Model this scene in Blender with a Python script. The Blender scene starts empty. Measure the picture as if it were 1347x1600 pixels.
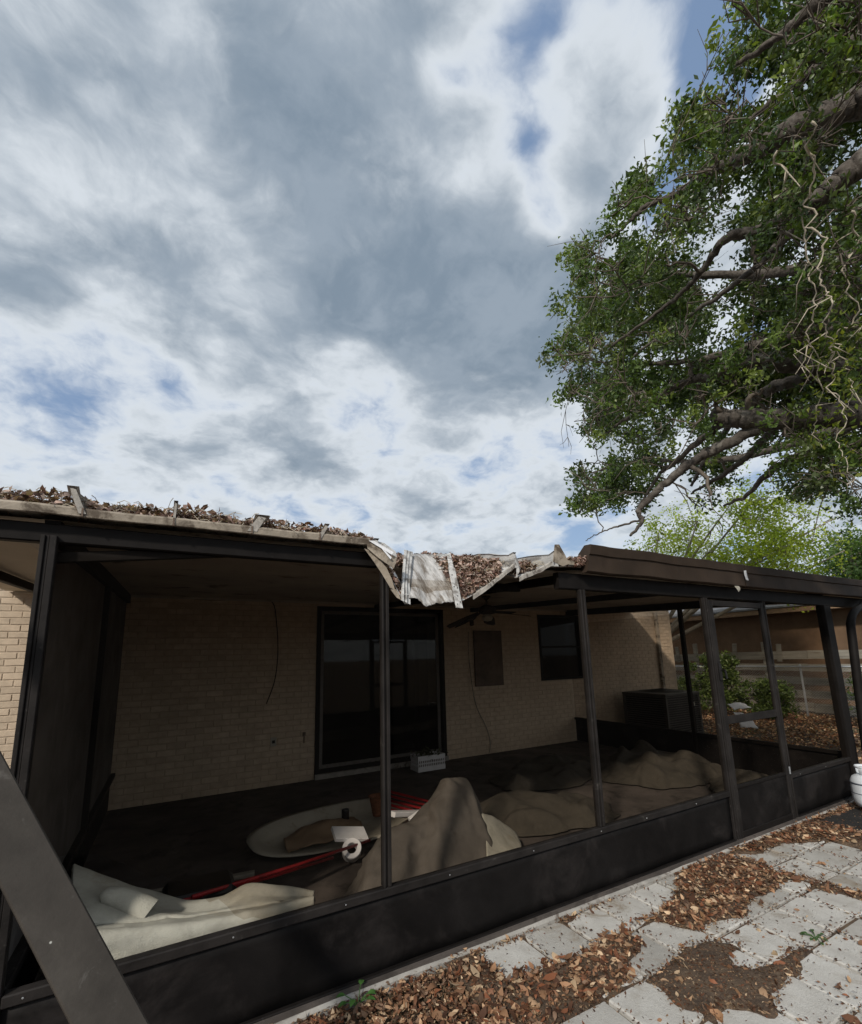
import bpy, math, random
import numpy as np
from mathutils import Vector, Matrix, noise as mnoise

random.seed(7)
RNG = np.random.default_rng(11)
scene = bpy.context.scene
COL = scene.collection

# ------------------------------------------------------------------ camera
F_PX, PP_Y, YAW, PITCH, ROLL, CAM_H = 725.94, 894.48, math.radians(29.152), math.radians(10.4695), math.radians(-1.5413), 1.7
CAM = np.array([0.0, 0.0, CAM_H])
FW = np.array([math.sin(YAW) * math.cos(PITCH), math.cos(YAW) * math.cos(PITCH), math.sin(PITCH)])
_r = np.array([math.cos(YAW), -math.sin(YAW), 0.0])
_u = np.cross(_r, FW)
RT = _r * math.cos(ROLL) + _u * math.sin(ROLL)
UP = -_r * math.sin(ROLL) + _u * math.cos(ROLL)
cd = bpy.data.cameras.new('camera')
cam = bpy.data.objects.new('camera', cd)
COL.objects.link(cam)
cd.sensor_fit = 'HORIZONTAL'
cd.sensor_width = 36.0
cd.lens = F_PX / 1347.0 * 36.0
cd.shift_y = (PP_Y - 800.0) / 1347.0
cd.clip_start = 0.05
cd.clip_end = 3000
m = Matrix.Identity(4)
for i in range(3):
    m[i][0], m[i][1], m[i][2], m[i][3] = RT[i], UP[i], -FW[i], CAM[i]
cam.matrix_world = m
scene.camera = cam

# ------------------------------------------------------------------ sun, sky, exposure
SUN_DIR = Vector((-0.66, -0.52, 0.56)).normalized()
sd = bpy.data.lights.new('sun', 'SUN')
sd.energy = 3.2
sd.angle = math.radians(4.0)
sd.color = (1.0, 0.94, 0.85)
sun = bpy.data.objects.new('sun', sd)
COL.objects.link(sun)
sun.rotation_euler = SUN_DIR.to_track_quat('Z', 'Y').to_euler()
sun.location = (-5, -4, 9)

vs = scene.view_settings
vs.view_transform = 'Standard'
vs.look = 'None'
vs.gamma = 1.0
vs.use_curve_mapping = False
vs.exposure = 0.0
cy = scene.cycles
cy.max_bounces, cy.diffuse_bounces, cy.glossy_bounces, cy.transmission_bounces, cy.transparent_max_bounces = 8, 6, 2, 3, 10
cy.use_adaptive_sampling = True
cy.adaptive_threshold = 0.02


def build_world():
    w = bpy.data.worlds.new('World')
    scene.world = w
    w.use_nodes = True
    w.cycles.sampling_method = 'MANUAL'
    w.cycles.sample_map_resolution = 256
    nt = w.node_tree
    N, L = nt.nodes, nt.links
    N.clear()

    def mth(op, a, b=None, c=None, clamp=False):
        n = N.new('ShaderNodeMath')
        n.operation = op
        n.use_clamp = clamp
        for i, v in enumerate((a, b, c)):
            if v is None:
                continue
            if hasattr(v, 'is_linked'):
                L.new(v, n.inputs[i])
            else:
                n.inputs[i].default_value = v
        return n.outputs[0]

    def sstep(v, a, b):
        n = N.new('ShaderNodeMapRange')
        n.interpolation_type = 'SMOOTHSTEP'
        L.new(v, n.inputs[0])
        n.inputs[1].default_value, n.inputs[2].default_value = a, b
        n.inputs[3].default_value, n.inputs[4].default_value = 0.0, 1.0
        return n.outputs[0]

    def mix(f, a, b):
        n = N.new('ShaderNodeMix')
        n.data_type = 'RGBA'
        if hasattr(f, 'is_linked'):
            L.new(f, n.inputs[0])
        else:
            n.inputs[0].default_value = f
        for i, v in ((6, a), (7, b)):
            if hasattr(v, 'is_linked'):
                L.new(v, n.inputs[i])
            else:
                n.inputs[i].default_value = (*v, 1)
        return n.outputs[2]

    out = N.new('ShaderNodeOutputWorld')
    bg = N.new('ShaderNodeBackground')
    L.new(bg.outputs[0], out.inputs[0])
    sky = N.new('ShaderNodeTexSky')
    sky.sky_type = 'NISHITA'
    sky.sun_disc = False
    sky.sun_elevation = math.asin(SUN_DIR.z)
    sky.sun_rotation = math.atan2(SUN_DIR.x, SUN_DIR.y)
    sky.air_density, sky.dust_density, sky.ozone_density = 1.0, 2.5, 1.2
    tc = N.new('ShaderNodeTexCoord')
    sep = N.new('ShaderNodeSeparateXYZ')
    L.new(tc.outputs['Generated'], sep.inputs[0])
    zc = mth('MAXIMUM', sep.outputs[2], 0.0)
    den = mth('ADD', zc, 0.25)
    px = mth('DIVIDE', sep.outputs[0], den)
    py = mth('DIVIDE', sep.outputs[1], den)
    cp = N.new('ShaderNodeCombineXYZ')
    L.new(px, cp.inputs[0])
    L.new(py, cp.inputs[1])
    P = cp.outputs[0]

    def nz(scale, detail, rough, seed, dist=0.0, vec=None):
        n = N.new('ShaderNodeTexNoise')
        n.noise_dimensions = '3D'
        mp = N.new('ShaderNodeMapping')
        mp.inputs['Location'].default_value = (seed * 1.7, seed * 0.6, seed)
        L.new(vec if vec is not None else P, mp.inputs['Vector'])
        L.new(mp.outputs[0], n.inputs['Vector'])
        n.inputs['Scale'].default_value = scale
        n.inputs['Detail'].default_value = detail
        n.inputs['Roughness'].default_value = rough
        n.inputs['Distortion'].default_value = dist
        return n

    # slightly warped lookup so cloud masses have ragged, wind-drawn outlines
    def vop(op, a_, b_=None, scale=None):
        n = N.new('ShaderNodeVectorMath')
        n.operation = op
        L.new(a_, n.inputs[0])
        if b_ is not None:
            if hasattr(b_, 'is_linked'):
                L.new(b_, n.inputs[1])
            else:
                n.inputs[1].default_value = b_
        if scale is not None:
            n.inputs['Scale'].default_value = scale
        return n.outputs[0]

    warp = vop('SCALE', vop('SUBTRACT', nz(4.0, 4, 0.5, 3.1).outputs['Color'], (0.5, 0.5, 0.5)), None, 0.16)
    PW = vop('ADD', P, warp)
    T = mth('ADD', nz(3.0, 10, 0.56, 5.3, 0.0, PW).outputs[0], 0.072)
    # the masses and breaks of this cloud deck, in the plane of the deck
    for cx, cy, r, a in CLOUDS:
        d = N.new('ShaderNodeVectorMath')
        d.operation = 'DISTANCE'
        L.new(PW, d.inputs[0])
        d.inputs[1].default_value = (cx, cy, 0)
        q = mth('DIVIDE', d.outputs['Value'], r)
        q = mth('EXPONENT', mth('MULTIPLY', mth('MULTIPLY', q, q), -1.0))
        T = mth('MULTIPLY_ADD', q, a, T)
    puff = nz(8.5, 9, 0.58, 8.8, 0.0, PW).outputs[0]
    T2 = mth('MULTIPLY_ADD', mth('SUBTRACT', puff, 0.5), 0.36, T)
    alpha = mth('MULTIPLY_ADD', sstep(T2, 0.35, 0.60), 0.92, 0.08)   # a thin veil lies over the blue too
    # thin edges glow, the thick middle of each mass is grey underneath
    shade = sstep(T2, 0.49, 0.82)
    skyc = mix(0.6, vop('SCALE', sky.outputs[0], None, 1.5), (1.75, 2.95, 5.1))   # summer haze pales the blue
    body = mix(sstep(puff, 0.35, 0.65), (2.2, 2.85, 3.6), (3.1, 3.75, 4.5))
    cloud = mix(shade, (7.7, 8.2, 8.7), body)
    col = mix(alpha, skyc, cloud)
    # thicker air towards the horizon
    hz = sstep(zc, 0.32, 0.0)
    col = mix(mth('MULTIPLY', hz, 0.5), col, (4.6, 5.6, 6.5))
    L.new(col, bg.inputs[0])
    bg.inputs[1].default_value = 0.1


CLOUDS = [(0.21, 0.64, 0.257, 0.20), (0.48, 0.71, 0.262, 0.20), (0.74, 0.79, 0.228, 0.17), (-0.27, 0.97, 0.163, 0.16), (0.03, 0.94, 0.190, 0.13),
          (0.08, 0.54, 0.093, 0.10), (0.18, 1.38, 0.251, 0.16), (-0.16, 0.64, 0.073, 0.06), (-0.09, 0.75, 0.084, -0.10), (-0.14, 0.98, 0.092, -0.14),
          (-0.03, 0.52, 0.064, -0.08), (0.34, 0.52, 0.071, -0.10), (0.00, 1.16, 0.180, -0.12), (0.35, 1.06, 0.172, -0.10), (-0.24, 1.29, 0.208, -0.08),
          (0.76, 0.94, 0.140, -0.06), (0.28, 0.41, 0.039, -0.22), (0.35, 0.37, 0.043, -0.30), (0.42, 0.43, 0.056, -0.36), (0.50, 0.49, 0.049, -0.26),
          (0.35, 0.31, 0.039, -0.24), (0.54, 0.21, 0.051, -0.40), (0.61, 0.26, 0.061, -0.42), (0.65, 0.36, 0.069, -0.32), (0.99, 0.93, 0.117, -0.16),
          (0.88, 1.15, 0.102, -0.08), (-0.30, 1.51, 0.108, -0.06), (0.48, 0.32, 0.063, 0.10)]
build_world()


# ------------------------------------------------------------------ helpers
def ray(x, y):
    return (x - 673.5) / F_PX * RT - (y - PP_Y) / F_PX * UP + FW


def at(x, y, Y):
    d = ray(x, y)
    return CAM + (Y - CAM[1]) / d[1] * d


def atz(x, y, z):
    d = ray(x, y)
    return CAM + (z - CAM[2]) / d[2] * d


def ad(x, y, dist):
    d = ray(x, y)
    return CAM + d / np.linalg.norm(d) * dist


OFF = {}


def tag(o, label=None, cat=None, group=None, kind=None):
    if label:
        o['label'] = label
    if cat:
        o['category'] = cat
    if group:
        o['group'] = group
    if kind:
        o['kind'] = kind
    return o


def thing(name, loc, label, cat, group=None):
    o = bpy.data.objects.new(name, None)
    COL.objects.link(o)
    o.location = loc
    o.empty_display_size = 0.1
    OFF[o.name] = np.array(loc, float)
    return tag(o, label, cat, group)


def link(name, me, parent=None, loc=(0, 0, 0)):
    o = bpy.data.objects.new(name, me)
    COL.objects.link(o)
    if parent is not None:
        o.parent = parent
        OFF[o.name] = OFF[parent.name]
    else:
        o.location = loc
        OFF[o.name] = np.array(loc, float)
    return o


class MB:
    def __init__(s):
        s.v, s.f = [], []

    def quad(s, *pts):
        n = len(s.v)
        s.v += [tuple(map(float, p)) for p in pts]
        s.f.append(tuple(range(n, n + len(pts))))
        return s

    def box(s, lo, hi):
        n = len(s.v)
        (a, b, c), (d, e, f) = lo, hi
        s.v += [(a, b, c), (d, b, c), (d, e, c), (a, e, c), (a, b, f), (d, b, f), (d, e, f), (a, e, f)]
        for q in ((0, 3, 2, 1), (4, 5, 6, 7), (0, 1, 5, 4), (1, 2, 6, 5), (2, 3, 7, 6), (3, 0, 4, 7)):
            s.f.append(tuple(n + i for i in q))
        return s

    def cbox(s, lo, hi, b=0.006):
        """box with chamfered vertical and top/bottom edges"""
        lo, hi = np.array(lo, float), np.array(hi, float)
        n = len(s.v)
        idx = {}
        for ix in (0, 1):
            for iy in (0, 1):
                for iz in (0, 1):
                    c = np.array([(lo, hi)[i][k] for k, i in enumerate((ix, iy, iz))])
                    sg = np.array([1 - 2 * ix, 1 - 2 * iy, 1 - 2 * iz]) * b
                    for ax in range(3):
                        p = c + sg
                        p[ax] = c[ax]
                        idx[ix, iy, iz, ax] = len(s.v)
                        s.v.append(tuple(p))
        g = lambda *k: idx[k]
        for ax in range(3):
            o1, o2 = (ax + 1) % 3, (ax + 2) % 3
            for e in (0, 1):
                r = []
                for a, b2 in ((0, 0), (1, 0), (1, 1), (0, 1)):
                    k = [0, 0, 0]
                    k[ax], k[o1], k[o2] = e, a, b2
                    r.append(g(*k, ax))
                s.f.append(tuple(r if e else r[::-1]))
            for a in (0, 1):
                for b2 in (0, 1):
                    k0, k1 = [0, 0, 0], [0, 0, 0]
                    k0[o1] = k1[o1] = a
                    k0[o2] = k1[o2] = b2
                    k1[ax] = 1
                    s.f.append((g(*k0, o1), g(*k1, o1), g(*k1, o2), g(*k0, o2)))
        for k in [(a, b2, c) for a in (0, 1) for b2 in (0, 1) for c in (0, 1)]:
            s.f.append((g(*k, 0), g(*k, 1), g(*k, 2)))
        return s

    def bar(s, p0, p1, w, h, up=(0, 0, 1), b=None):
        """rectangular bar from p0 to p1, w across, h along up"""
        p0, p1 = Vector(p0), Vector(p1)
        d = (p1 - p0).normalized()
        side = d.cross(Vector(up)).normalized()
        u = side.cross(d).normalized()
        b = min(w, h) * 0.12 if b is None else b
        prof = [(-w / 2 + b, -h / 2), (w / 2 - b, -h / 2), (w / 2, -h / 2 + b), (w / 2, h / 2 - b),
                (w / 2 - b, h / 2), (-w / 2 + b, h / 2), (-w / 2, h / 2 - b), (-w / 2, -h / 2 + b)]
        n = len(s.v)
        for p in (p0, p1):
            for a, c in prof:
                s.v.append(tuple(p + side * a + u * c))
        k = len(prof)
        for i in range(k):
            j = (i + 1) % k
            s.f.append((n + i, n + j, n + k + j, n + k + i))
        s.f.append(tuple(n + i for i in range(k))[::-1])
        s.f.append(tuple(n + k + i for i in range(k)))
        return s

    def tube(s, pts, rad, n=8, cap=True):
        pts = [Vector(p) for p in pts]
        if not hasattr(rad, '__len__'):
            rad = [rad] * len(pts)
        base = len(s.v)
        ref = None
        for i, p in enumerate(pts):
            d = (pts[min(i + 1, len(pts) - 1)] - pts[max(i - 1, 0)]).normalized()
            if ref is None:
                ref = d.orthogonal().normalized()
            ref = (ref - d * ref.dot(d)).normalized()
            bi = d.cross(ref)
            for k in range(n):
                a = 2 * math.pi * k / n
                s.v.append(tuple(p + (ref * math.cos(a) + bi * math.sin(a)) * rad[i]))
        for i in range(len(pts) - 1):
            for k in range(n):
                j = (k + 1) % n
                s.f.append((base + i * n + k, base + i * n + j, base + (i + 1) * n + j, base + (i + 1) * n + k))
        if cap:
            s.f.append(tuple(base + k for k in range(n))[::-1])
            e = base + (len(pts) - 1) * n
            s.f.append(tuple(e + k for k in range(n)))
        return s

    def lathe(s, prof, c, n=32, a0=0, a1=2 * math.pi):
        base = len(s.v)
        full = abs(a1 - a0 - 2 * math.pi) < 1e-6
        m = n if full else n + 1
        for r, z in prof:
            for k in range(m):
                a = a0 + (a1 - a0) * k / n
                s.v.append((c[0] + r * math.cos(a), c[1] + r * math.sin(a), c[2] + z))
        for i in range(len(prof) - 1):
            for k in range(n):
                j = (k + 1) % m
                s.f.append((base + i * m + k, base + i * m + j, base + (i + 1) * m + j, base + (i + 1) * m + k))
        return s

    def grid(s, G):
        """G[rows][cols] of points"""
        base = len(s.v)
        R, Cn = len(G), len(G[0])
        for row in G:
            s.v += [tuple(map(float, p)) for p in row]
        for i in range(R - 1):
            for j in range(Cn - 1):
                s.f.append((base + i * Cn + j, base + i * Cn + j + 1, base + (i + 1) * Cn + j + 1, base + (i + 1) * Cn + j))
        return s

    def build(s, name, mat, parent=None, loc=(0, 0, 0), smooth=False, solid=0.0):
        off = OFF[parent.name] if parent is not None else np.array(loc, float)
        me = bpy.data.meshes.new(name)
        v = np.array(s.v, float) - off
        me.from_pydata(v.tolist(), [], s.f)
        me.materials.append(mat)
        if smooth:
            me.polygons.foreach_set('use_smooth', [True] * len(me.polygons))
        me.update()
        o = link(name, me, parent, loc)
        if solid:
            md = o.modifiers.new('thick', 'SOLIDIFY')
            md.thickness = solid
            md.offset = -1
        return o


def catmull(G, nu, nv):
    G = np.array(G, float)

    def interp(A, n):
        k = len(A)
        out = []
        for t in np.linspace(0, k - 1, n):
            i = min(int(t), k - 2)
            f = t - i
            p0, p1, p2, p3 = A[max(i - 1, 0)], A[i], A[i + 1], A[min(i + 2, k - 1)]
            out.append(0.5 * ((2 * p1) + (p2 - p0) * f + (2 * p0 - 5 * p1 + 4 * p2 - p3) * f * f + (3 * p1 - p0 - 3 * p2 + p3) * f ** 3))
        return np.array(out)
    return np.swapaxes(interp(np.swapaxes(interp(G, nu), 0, 1), nv), 0, 1)


def fb(x, y, z=0.0, o=4):
    return mnoise.fractal(Vector((x, y, z)), 1.0, 2.0, o)


def crumple(G, amp, sc, seed=0.0):
    G = np.array(G)
    for i in range(G.shape[0]):
        for j in range(G.shape[1]):
            p = G[i, j]
            G[i, j, 2] += amp * fb(p[0] * sc, p[1] * sc, p[2] * sc + seed)
            G[i, j, 1] += amp * 0.5 * fb(p[0] * sc + 9, p[1] * sc, p[2] * sc + seed)
    return G


def crease(G, amp, sc, seed=0.0):
    """sharp ridged folds, as in stiff carpet and tarp"""
    G = np.array(G)
    gu = np.gradient(G, axis=0)
    gv = np.gradient(G, axis=1)
    nr = np.cross(gu, gv)
    nr /= np.linalg.norm(nr, axis=2)[:, :, None] + 1e-9
    nr *= np.where(nr[:, :, 2:3] < 0, -1, 1)
    for i in range(G.shape[0]):
        for j in range(G.shape[1]):
            p = G[i, j]
            a = fb(p[0] * sc, p[1] * sc * .6, p[2] * sc * .6 + seed, 2)
            b = fb(p[0] * sc * 1.9 + 4, p[1] * sc * 1.9, p[2] * sc + seed, 2)
            h = (1 - min(1, abs(a) * 3.2)) + .45 * (1 - min(1, abs(b) * 3.2)) - .5
            G[i, j] = p + nr[i, j] * amp * h
    return G


def leaf_mesh(name, pos, size, mat, parent=None, loc=(0, 0, 0), cols=None, flat=0.0, wid=0.42, curl=0.6, seg=2, nrm=None):
    """many small leaves as ONE mesh; flat=1 lies on the ground, 0 any direction"""
    pos = np.asarray(pos, float)
    n = len(pos)
    off = OFF[parent.name] if parent is not None else np.array(loc, float)
    pos = pos - off
    size = np.broadcast_to(np.asarray(size, float), (n,))
    a = RNG.normal(size=(n, 3))
    a[:, 2] *= (1 - 0.82 * flat)
    a /= np.linalg.norm(a, axis=1)[:, None]
    b = RNG.normal(size=(n, 3))
    if flat > 0:
        up = np.array([0, 0, 1.0]) + RNG.normal(size=(n, 3)) * (0.75 * (1 - flat) + 0.38)
        b = np.cross(up, a)
    b -= a * (a * b).sum(1)[:, None]
    b /= np.linalg.norm(b, axis=1)[:, None] + 1e-9
    c = np.cross(a, b)
    c *= np.where(c[:, 2:3] < 0, -1, 1)
    S = size[:, None]
    w = (wid * (0.75 + 0.5 * RNG.random(n)))[:, None]
    if seg == 2:
        k = (curl * RNG.normal(size=n))[:, None] * 0.3
        V = np.stack([pos - a * S * .5, pos + b * S * w * .5 + c * S * k, pos + a * S * .5, pos - b * S * w * .5 + c * S * k], 1)
        T = np.array([[0, 1, 2], [0, 2, 3]])
    else:
        k1 = (curl * (0.2 + RNG.random(n)) * RNG.choice([-1, 1, 1], n))[:, None]
        k2 = (curl * RNG.normal(size=n))[:, None] * 0.5
        V = np.stack([pos - a * S * .5 + c * S * k1 * .32, pos - a * S * .2 + b * S * w * .5 + c * S * (k2 * .25), pos - a * S * .2 - b * S * w * .5 + c * S * (k2 * .25 + .05),
                      pos + a * S * .18 + b * S * w * .45 + c * S * (k2 * .3), pos + a * S * .18 - b * S * w * .45 + c * S * (k2 * .3), pos + a * S * .5 + c * S * k1 * .4], 1)
        T = np.array([[0, 1, 2], [1, 3, 2], [3, 4, 2], [3, 5, 4]])
    nv, nt = V.shape[1], len(T)
    V = V.reshape(-1, 3)
    F = (T[None] + (np.arange(n) * nv)[:, None, None]).reshape(-1)
    me = bpy.data.meshes.new(name)
    me.vertices.add(len(V))
    me.vertices.foreach_set('co', V.reshape(-1).astype(np.float32))
    me.loops.add(len(F))
    me.loops.foreach_set('vertex_index', F.astype(np.int32))
    me.polygons.add(n * nt)
    me.polygons.foreach_set('loop_start', (np.arange(n * nt) * 3).astype(np.int32))
    me.polygons.foreach_set('loop_total', np.full(n * nt, 3, np.int32))
    me.update(calc_edges=True)
    me.validate()
    if cols is not None:
        at_ = me.attributes.new('tint', 'FLOAT_COLOR', 'POINT')
        cc = np.concatenate([np.repeat(cols, nv, 0), np.ones((n * nv, 1))], 1)
        at_.data.foreach_set('color', cc.reshape(-1).astype(np.float32))
    me.materials.append(mat)
    return link(name, me, parent, loc)


# ------------------------------------------------------------------ materials
class Mat:
    def __init__(s, name):
        s.m = bpy.data.materials.new(name)
        s.m.use_nodes = True
        s.N, s.L = s.m.node_tree.nodes, s.m.node_tree.links
        s.b = s.N['Principled BSDF']
        s.out = s.N['Material Output']
        g = s.N.new('ShaderNodeNewGeometry')
        s.P = g.outputs['Position']

    def noise(s, scale, detail=5, rough=.6, dist=0, stretch=None):
        n = s.N.new('ShaderNodeTexNoise')
        v = s.P
        if stretch:
            mp = s.N.new('ShaderNodeMapping')
            mp.inputs['Scale'].default_value = stretch
            s.L.new(v, mp.inputs[0])
            v = mp.outputs[0]
        s.L.new(v, n.inputs['Vector'])
        n.inputs['Scale'].default_value = scale
        n.inputs['Detail'].default_value = detail
        n.inputs['Roughness'].default_value = rough
        n.inputs['Distortion'].default_value = dist
        return n.outputs[0]

    def ramp(s, v, stops):
        r = s.N.new('ShaderNodeValToRGB')
        s.L.new(v, r.inputs[0])
        e = r.color_ramp.elements
        while len(e) < len(stops):
            e.new(0.5)
        for i, (p, c) in enumerate(stops):
            e[i].position = p
            e[i].color = (*c, 1) if len(c) == 3 else c
        return r.outputs[0]

    def mix(s, f, a, b, mode='MIX'):
        n = s.N.new('ShaderNodeMix')
        n.data_type = 'RGBA'
        n.blend_type = mode
        for i, v in ((0, f), (6, a), (7, b)):
            if hasattr(v, 'is_linked'):
                s.L.new(v, n.inputs[i])
            elif i == 0:
                n.inputs[0].default_value = v
            else:
                n.inputs[i].default_value = (*v, 1)
        return n.outputs[2]

    def step(s, v, a, b):
        n = s.N.new('ShaderNodeMapRange')
        n.interpolation_type = 'SMOOTHSTEP'
        s.L.new(v, n.inputs[0])
        n.inputs[1].default_value, n.inputs[2].default_value = a, b
        return n.outputs[0]

    def color(s, c):
        if hasattr(c, 'is_linked'):
            s.L.new(c, s.b.inputs['Base Color'])
        else:
            s.b.inputs['Base Color'].default_value = (*c, 1)
        return s

    def set(s, **k):
        for a, v in k.items():
            i = s.b.inputs[a.replace('_', ' ')]
            if hasattr(v, 'is_linked'):
                s.L.new(v, i)
            else:
                i.default_value = v
        return s

    def bump(s, h, strength=.3, dist=.01):
        n = s.N.new('ShaderNodeBump')
        n.inputs['Strength'].default_value = strength
        n.inputs['Distance'].default_value = dist
        s.L.new(h, n.inputs['Height'])
        s.L.new(n.outputs[0], s.b.inputs['Normal'])
        return s


def lin(r, g, b):
    f = lambda c: c / 12.92 if c <= .04045 else ((c + .055) / 1.055) ** 2.4
    return (f(r / 255), f(g / 255), f(b / 255))


def surf(name, base, var=.25, scale=6, rough=.7, spots=None, spot_scale=4, spot_t=(.58, .68), bump=.15, bscale=60, metallic=0, stretch=None, rand=0, spec=.3):
    M = Mat(name)
    n = M.noise(scale, 6, .6, .3, stretch)
    lo, hi = tuple(c * (1 - var) for c in base), tuple(min(c * (1 + var), .9) for c in base)
    c = M.ramp(n, [(.3, lo), (.7, hi)])
    if spots:
        c = M.mix(M.step(M.noise(spot_scale, 7, .65, .5, stretch), *spot_t), c, spots)
    if rand:
        oi = M.N.new('ShaderNodeObjectInfo')
        r = M.ramp(oi.outputs['Random'], [(0, (1 - rand,) * 3), (1, (1 + rand * .4,) * 3)])
        c = M.mix(1.0, c, r, 'MULTIPLY')
    M.color(c)
    M.set(Roughness=rough, Metallic=metallic)
    M.b.inputs['Specular IOR Level'].default_value = spec
    if bump:
        M.bump(M.noise(bscale, 5, .65), bump, .01)
    return M.m


def leafmat(name, trans=.35, rough=.45, spec=.4):
    M = Mat(name)
    a = M.N.new('ShaderNodeAttribute')
    a.attribute_name = 'tint'
    M.color(a.outputs['Color'])
    M.set(Roughness=rough)
    M.b.inputs['Specular IOR Level'].default_value = spec
    if trans:
        t = M.N.new('ShaderNodeBsdfTranslucent')
        tc = M.mix(1.0, a.outputs['Color'], (1.6, 1.7, .7), 'MULTIPLY')
        M.L.new(tc, t.inputs[0])
        ms = M.N.new('ShaderNodeMixShader')
        ms.inputs[0].default_value = trans
        M.L.new(M.b.outputs[0], ms.inputs[1])
        M.L.new(t.outputs[0], ms.inputs[2])
        M.L.new(ms.outputs[0], M.out.inputs[0])
    return M.m


def screenmat(name, T, col=(.006, .0055, .005)):
    M = Mat(name)
    M.color(col)
    M.set(Roughness=.9)
    M.b.inputs['Specular IOR Level'].default_value = 0.0
    t = M.N.new('ShaderNodeBsdfTransparent')
    t.inputs[0].default_value = (1.0, .95, .89, 1)
    ms = M.N.new('ShaderNodeMixShader')
    # grime caught in the weave varies the openness a little
    g = M.N.new('ShaderNodeMapRange')
    M.L.new(M.noise(3.5, 6, .65), g.inputs[0])
    g.inputs[1].default_value, g.inputs[2].default_value = .3, .7
    g.inputs[3].default_value, g.inputs[4].default_value = 1 - T - .05, 1 - T + .05
    M.L.new(g.outputs[0], ms.inputs[0])
    M.L.new(t.outputs[0], ms.inputs[1])
    M.L.new(M.b.outputs[0], ms.inputs[2])
    M.L.new(ms.outputs[0], M.out.inputs[0])
    return M.m


def glassmat(name, tint=(.75, .78, .76), refl=.55):
    M = Mat(name)
    t = M.N.new('ShaderNodeBsdfTransparent')
    t.inputs[0].default_value = (*tint, 1)
    g = M.N.new('ShaderNodeBsdfGlossy')
    g.inputs['Roughness'].default_value = .03
    f = M.N.new('ShaderNodeFresnel')
    f.inputs[0].default_value = 1.5
    ms = M.N.new('ShaderNodeMixShader')
    g.inputs[0].default_value = (refl, refl, refl, 1)
    M.L.new(f.outputs[0], ms.inputs[0])
    M.L.new(t.outputs[0], ms.inputs[1])
    M.L.new(g.outputs[0], ms.inputs[2])
    M.L.new(ms.outputs[0], M.out.inputs[0])
    return M.m


BRONZE = surf('bronze_aluminium', (.010, .0085, .0078), .3, 9, .6, (.03, .028, .026), 12, (.66, .76), .08, 120, spec=.12)
BRONZE_DUST = surf('dusty_bronze_aluminium', (.018, .0158, .0148), .45, 6, .6, (.085, .078, .070), 13, (.60, .78), .15, 60, spec=.15)
KICK = surf('bronze_kick_sheet', (.0085, .0076, .0074), .5, 3.0, .6, (.024, .021, .020), 2.4, (.48, .72), .15, 18, spec=.10)
BROWN = surf('brown_gutter_paint', (.040, .028, .020), .30, 3, .6, (.070, .052, .038), 14, (.66, .75), .06, 80, spec=.15)
TAN = surf('tan_fascia', (.32, .275, .22), .3, 5, .65, (.10, .078, .058), 7, (.46, .62), .3, 60, spec=.2)
ROOFW = surf('weathered_white_aluminium', (.50, .495, .48), .25, 14, .55, (.20, .185, .17), 17, (.46, .66), .35, 50, stretch=(1, .22, 1))
PANELW = surf('streaked_torn_panel', (.44, .43, .415), .35, 22, .6, (.17, .145, .12), 9, (.44, .64), .5, 70, stretch=(2.2, .4, .5))
ROOFT = surf('stained_rib_metal', (.36, .335, .30), .3, 16, .6, (.13, .11, .095), 20, (.5, .66), .3, 50)
SOFFIT = surf('tan_outer_soffit', (.50, .44, .35), .12, 2.2, .7, (.22, .18, .13), 6, (.64, .74), .05, 40)
CEIL = surf('stained_ceiling_pan', (.46, .41, .35), .2, 1.6, .6, (.12, .095, .07), 2.5, (.56, .72), .05, 40)
BRICK = surf('cream_painted_brick', (.56, .45, .335), .14, 9, .85, (.44, .345, .25), 5, (.6, .75), .35, 70, rand=.12)
MORTAR = surf('painted_mortar', (.47, .38, .285), .15, 14, .9, None, bump=.4, bscale=90)
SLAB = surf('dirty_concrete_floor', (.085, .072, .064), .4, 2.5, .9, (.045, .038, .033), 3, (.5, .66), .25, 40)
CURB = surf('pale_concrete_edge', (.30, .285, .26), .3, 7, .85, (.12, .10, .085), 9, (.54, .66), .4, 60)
WOODGREY = surf('weathered_board', (.27, .25, .21), .3, 5, .85, (.14, .11, .085), 9, (.55, .7), .4, 40, stretch=(1, .15, 3), rand=.3)
BARK = surf('oak_bark', (.085, .074, .064), .5, 22, .95, (.155, .142, .125), 11, (.52, .66), 1.0, 34, spec=.08)
TWIG = surf('twig_bark', (.12, .10, .08), .3, 12, .9)
PALEBARK = surf('pale_stem', (.30, .26, .21), .3, 9, .8)
CUTWOOD = surf('sawn_limb_end', (.34, .29, .235), .25, 25, .85)
VINE = surf('dry_vine', (.42, .37, .29), .25, 15, .85)
OAKLEAF = leafmat('oak_leaf', .34, .36, .5)
LIMELEAF = leafmat('young_leaf', .55, .5, .3)
DEADLEAF = leafmat('dead_leaf', .12, .65, .25)
SCREEN = screenmat('insect_screen', .77)
PRIVACY = surf('dark_privacy_panel', (.115, .105, .098), .3, 2.5, .8, (.15, .137, .128), 3, (.5, .7), .1, 60, spec=.1)
GLASS = glassmat('door_glass', (.55, .57, .56))
DARKGLASS = glassmat('tinted_window_glass', (.12, .12, .12), .25)
RUGTOP = surf('cream_carpet', (.39, .375, .315), .2, 9, .95, (.33, .295, .225), 5.5, (.53, .72), .7, 180)
RUGBACK = surf('tan_carpet_backing', (.105, .094, .082), .25, 6, .95, (.075, .064, .052), 4, (.52, .7), .5, 160)
RUGOLD = surf('dirty_drop_cloth', (.060, .053, .042), .35, 5, .95, (.05, .043, .034), 5, (.5, .68), .5, 130)
RED = surf('red_enamel', (.30, .018, .02), .3, 7, .4, (.10, .012, .012), 9, (.55, .7), .05, 60)
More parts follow.
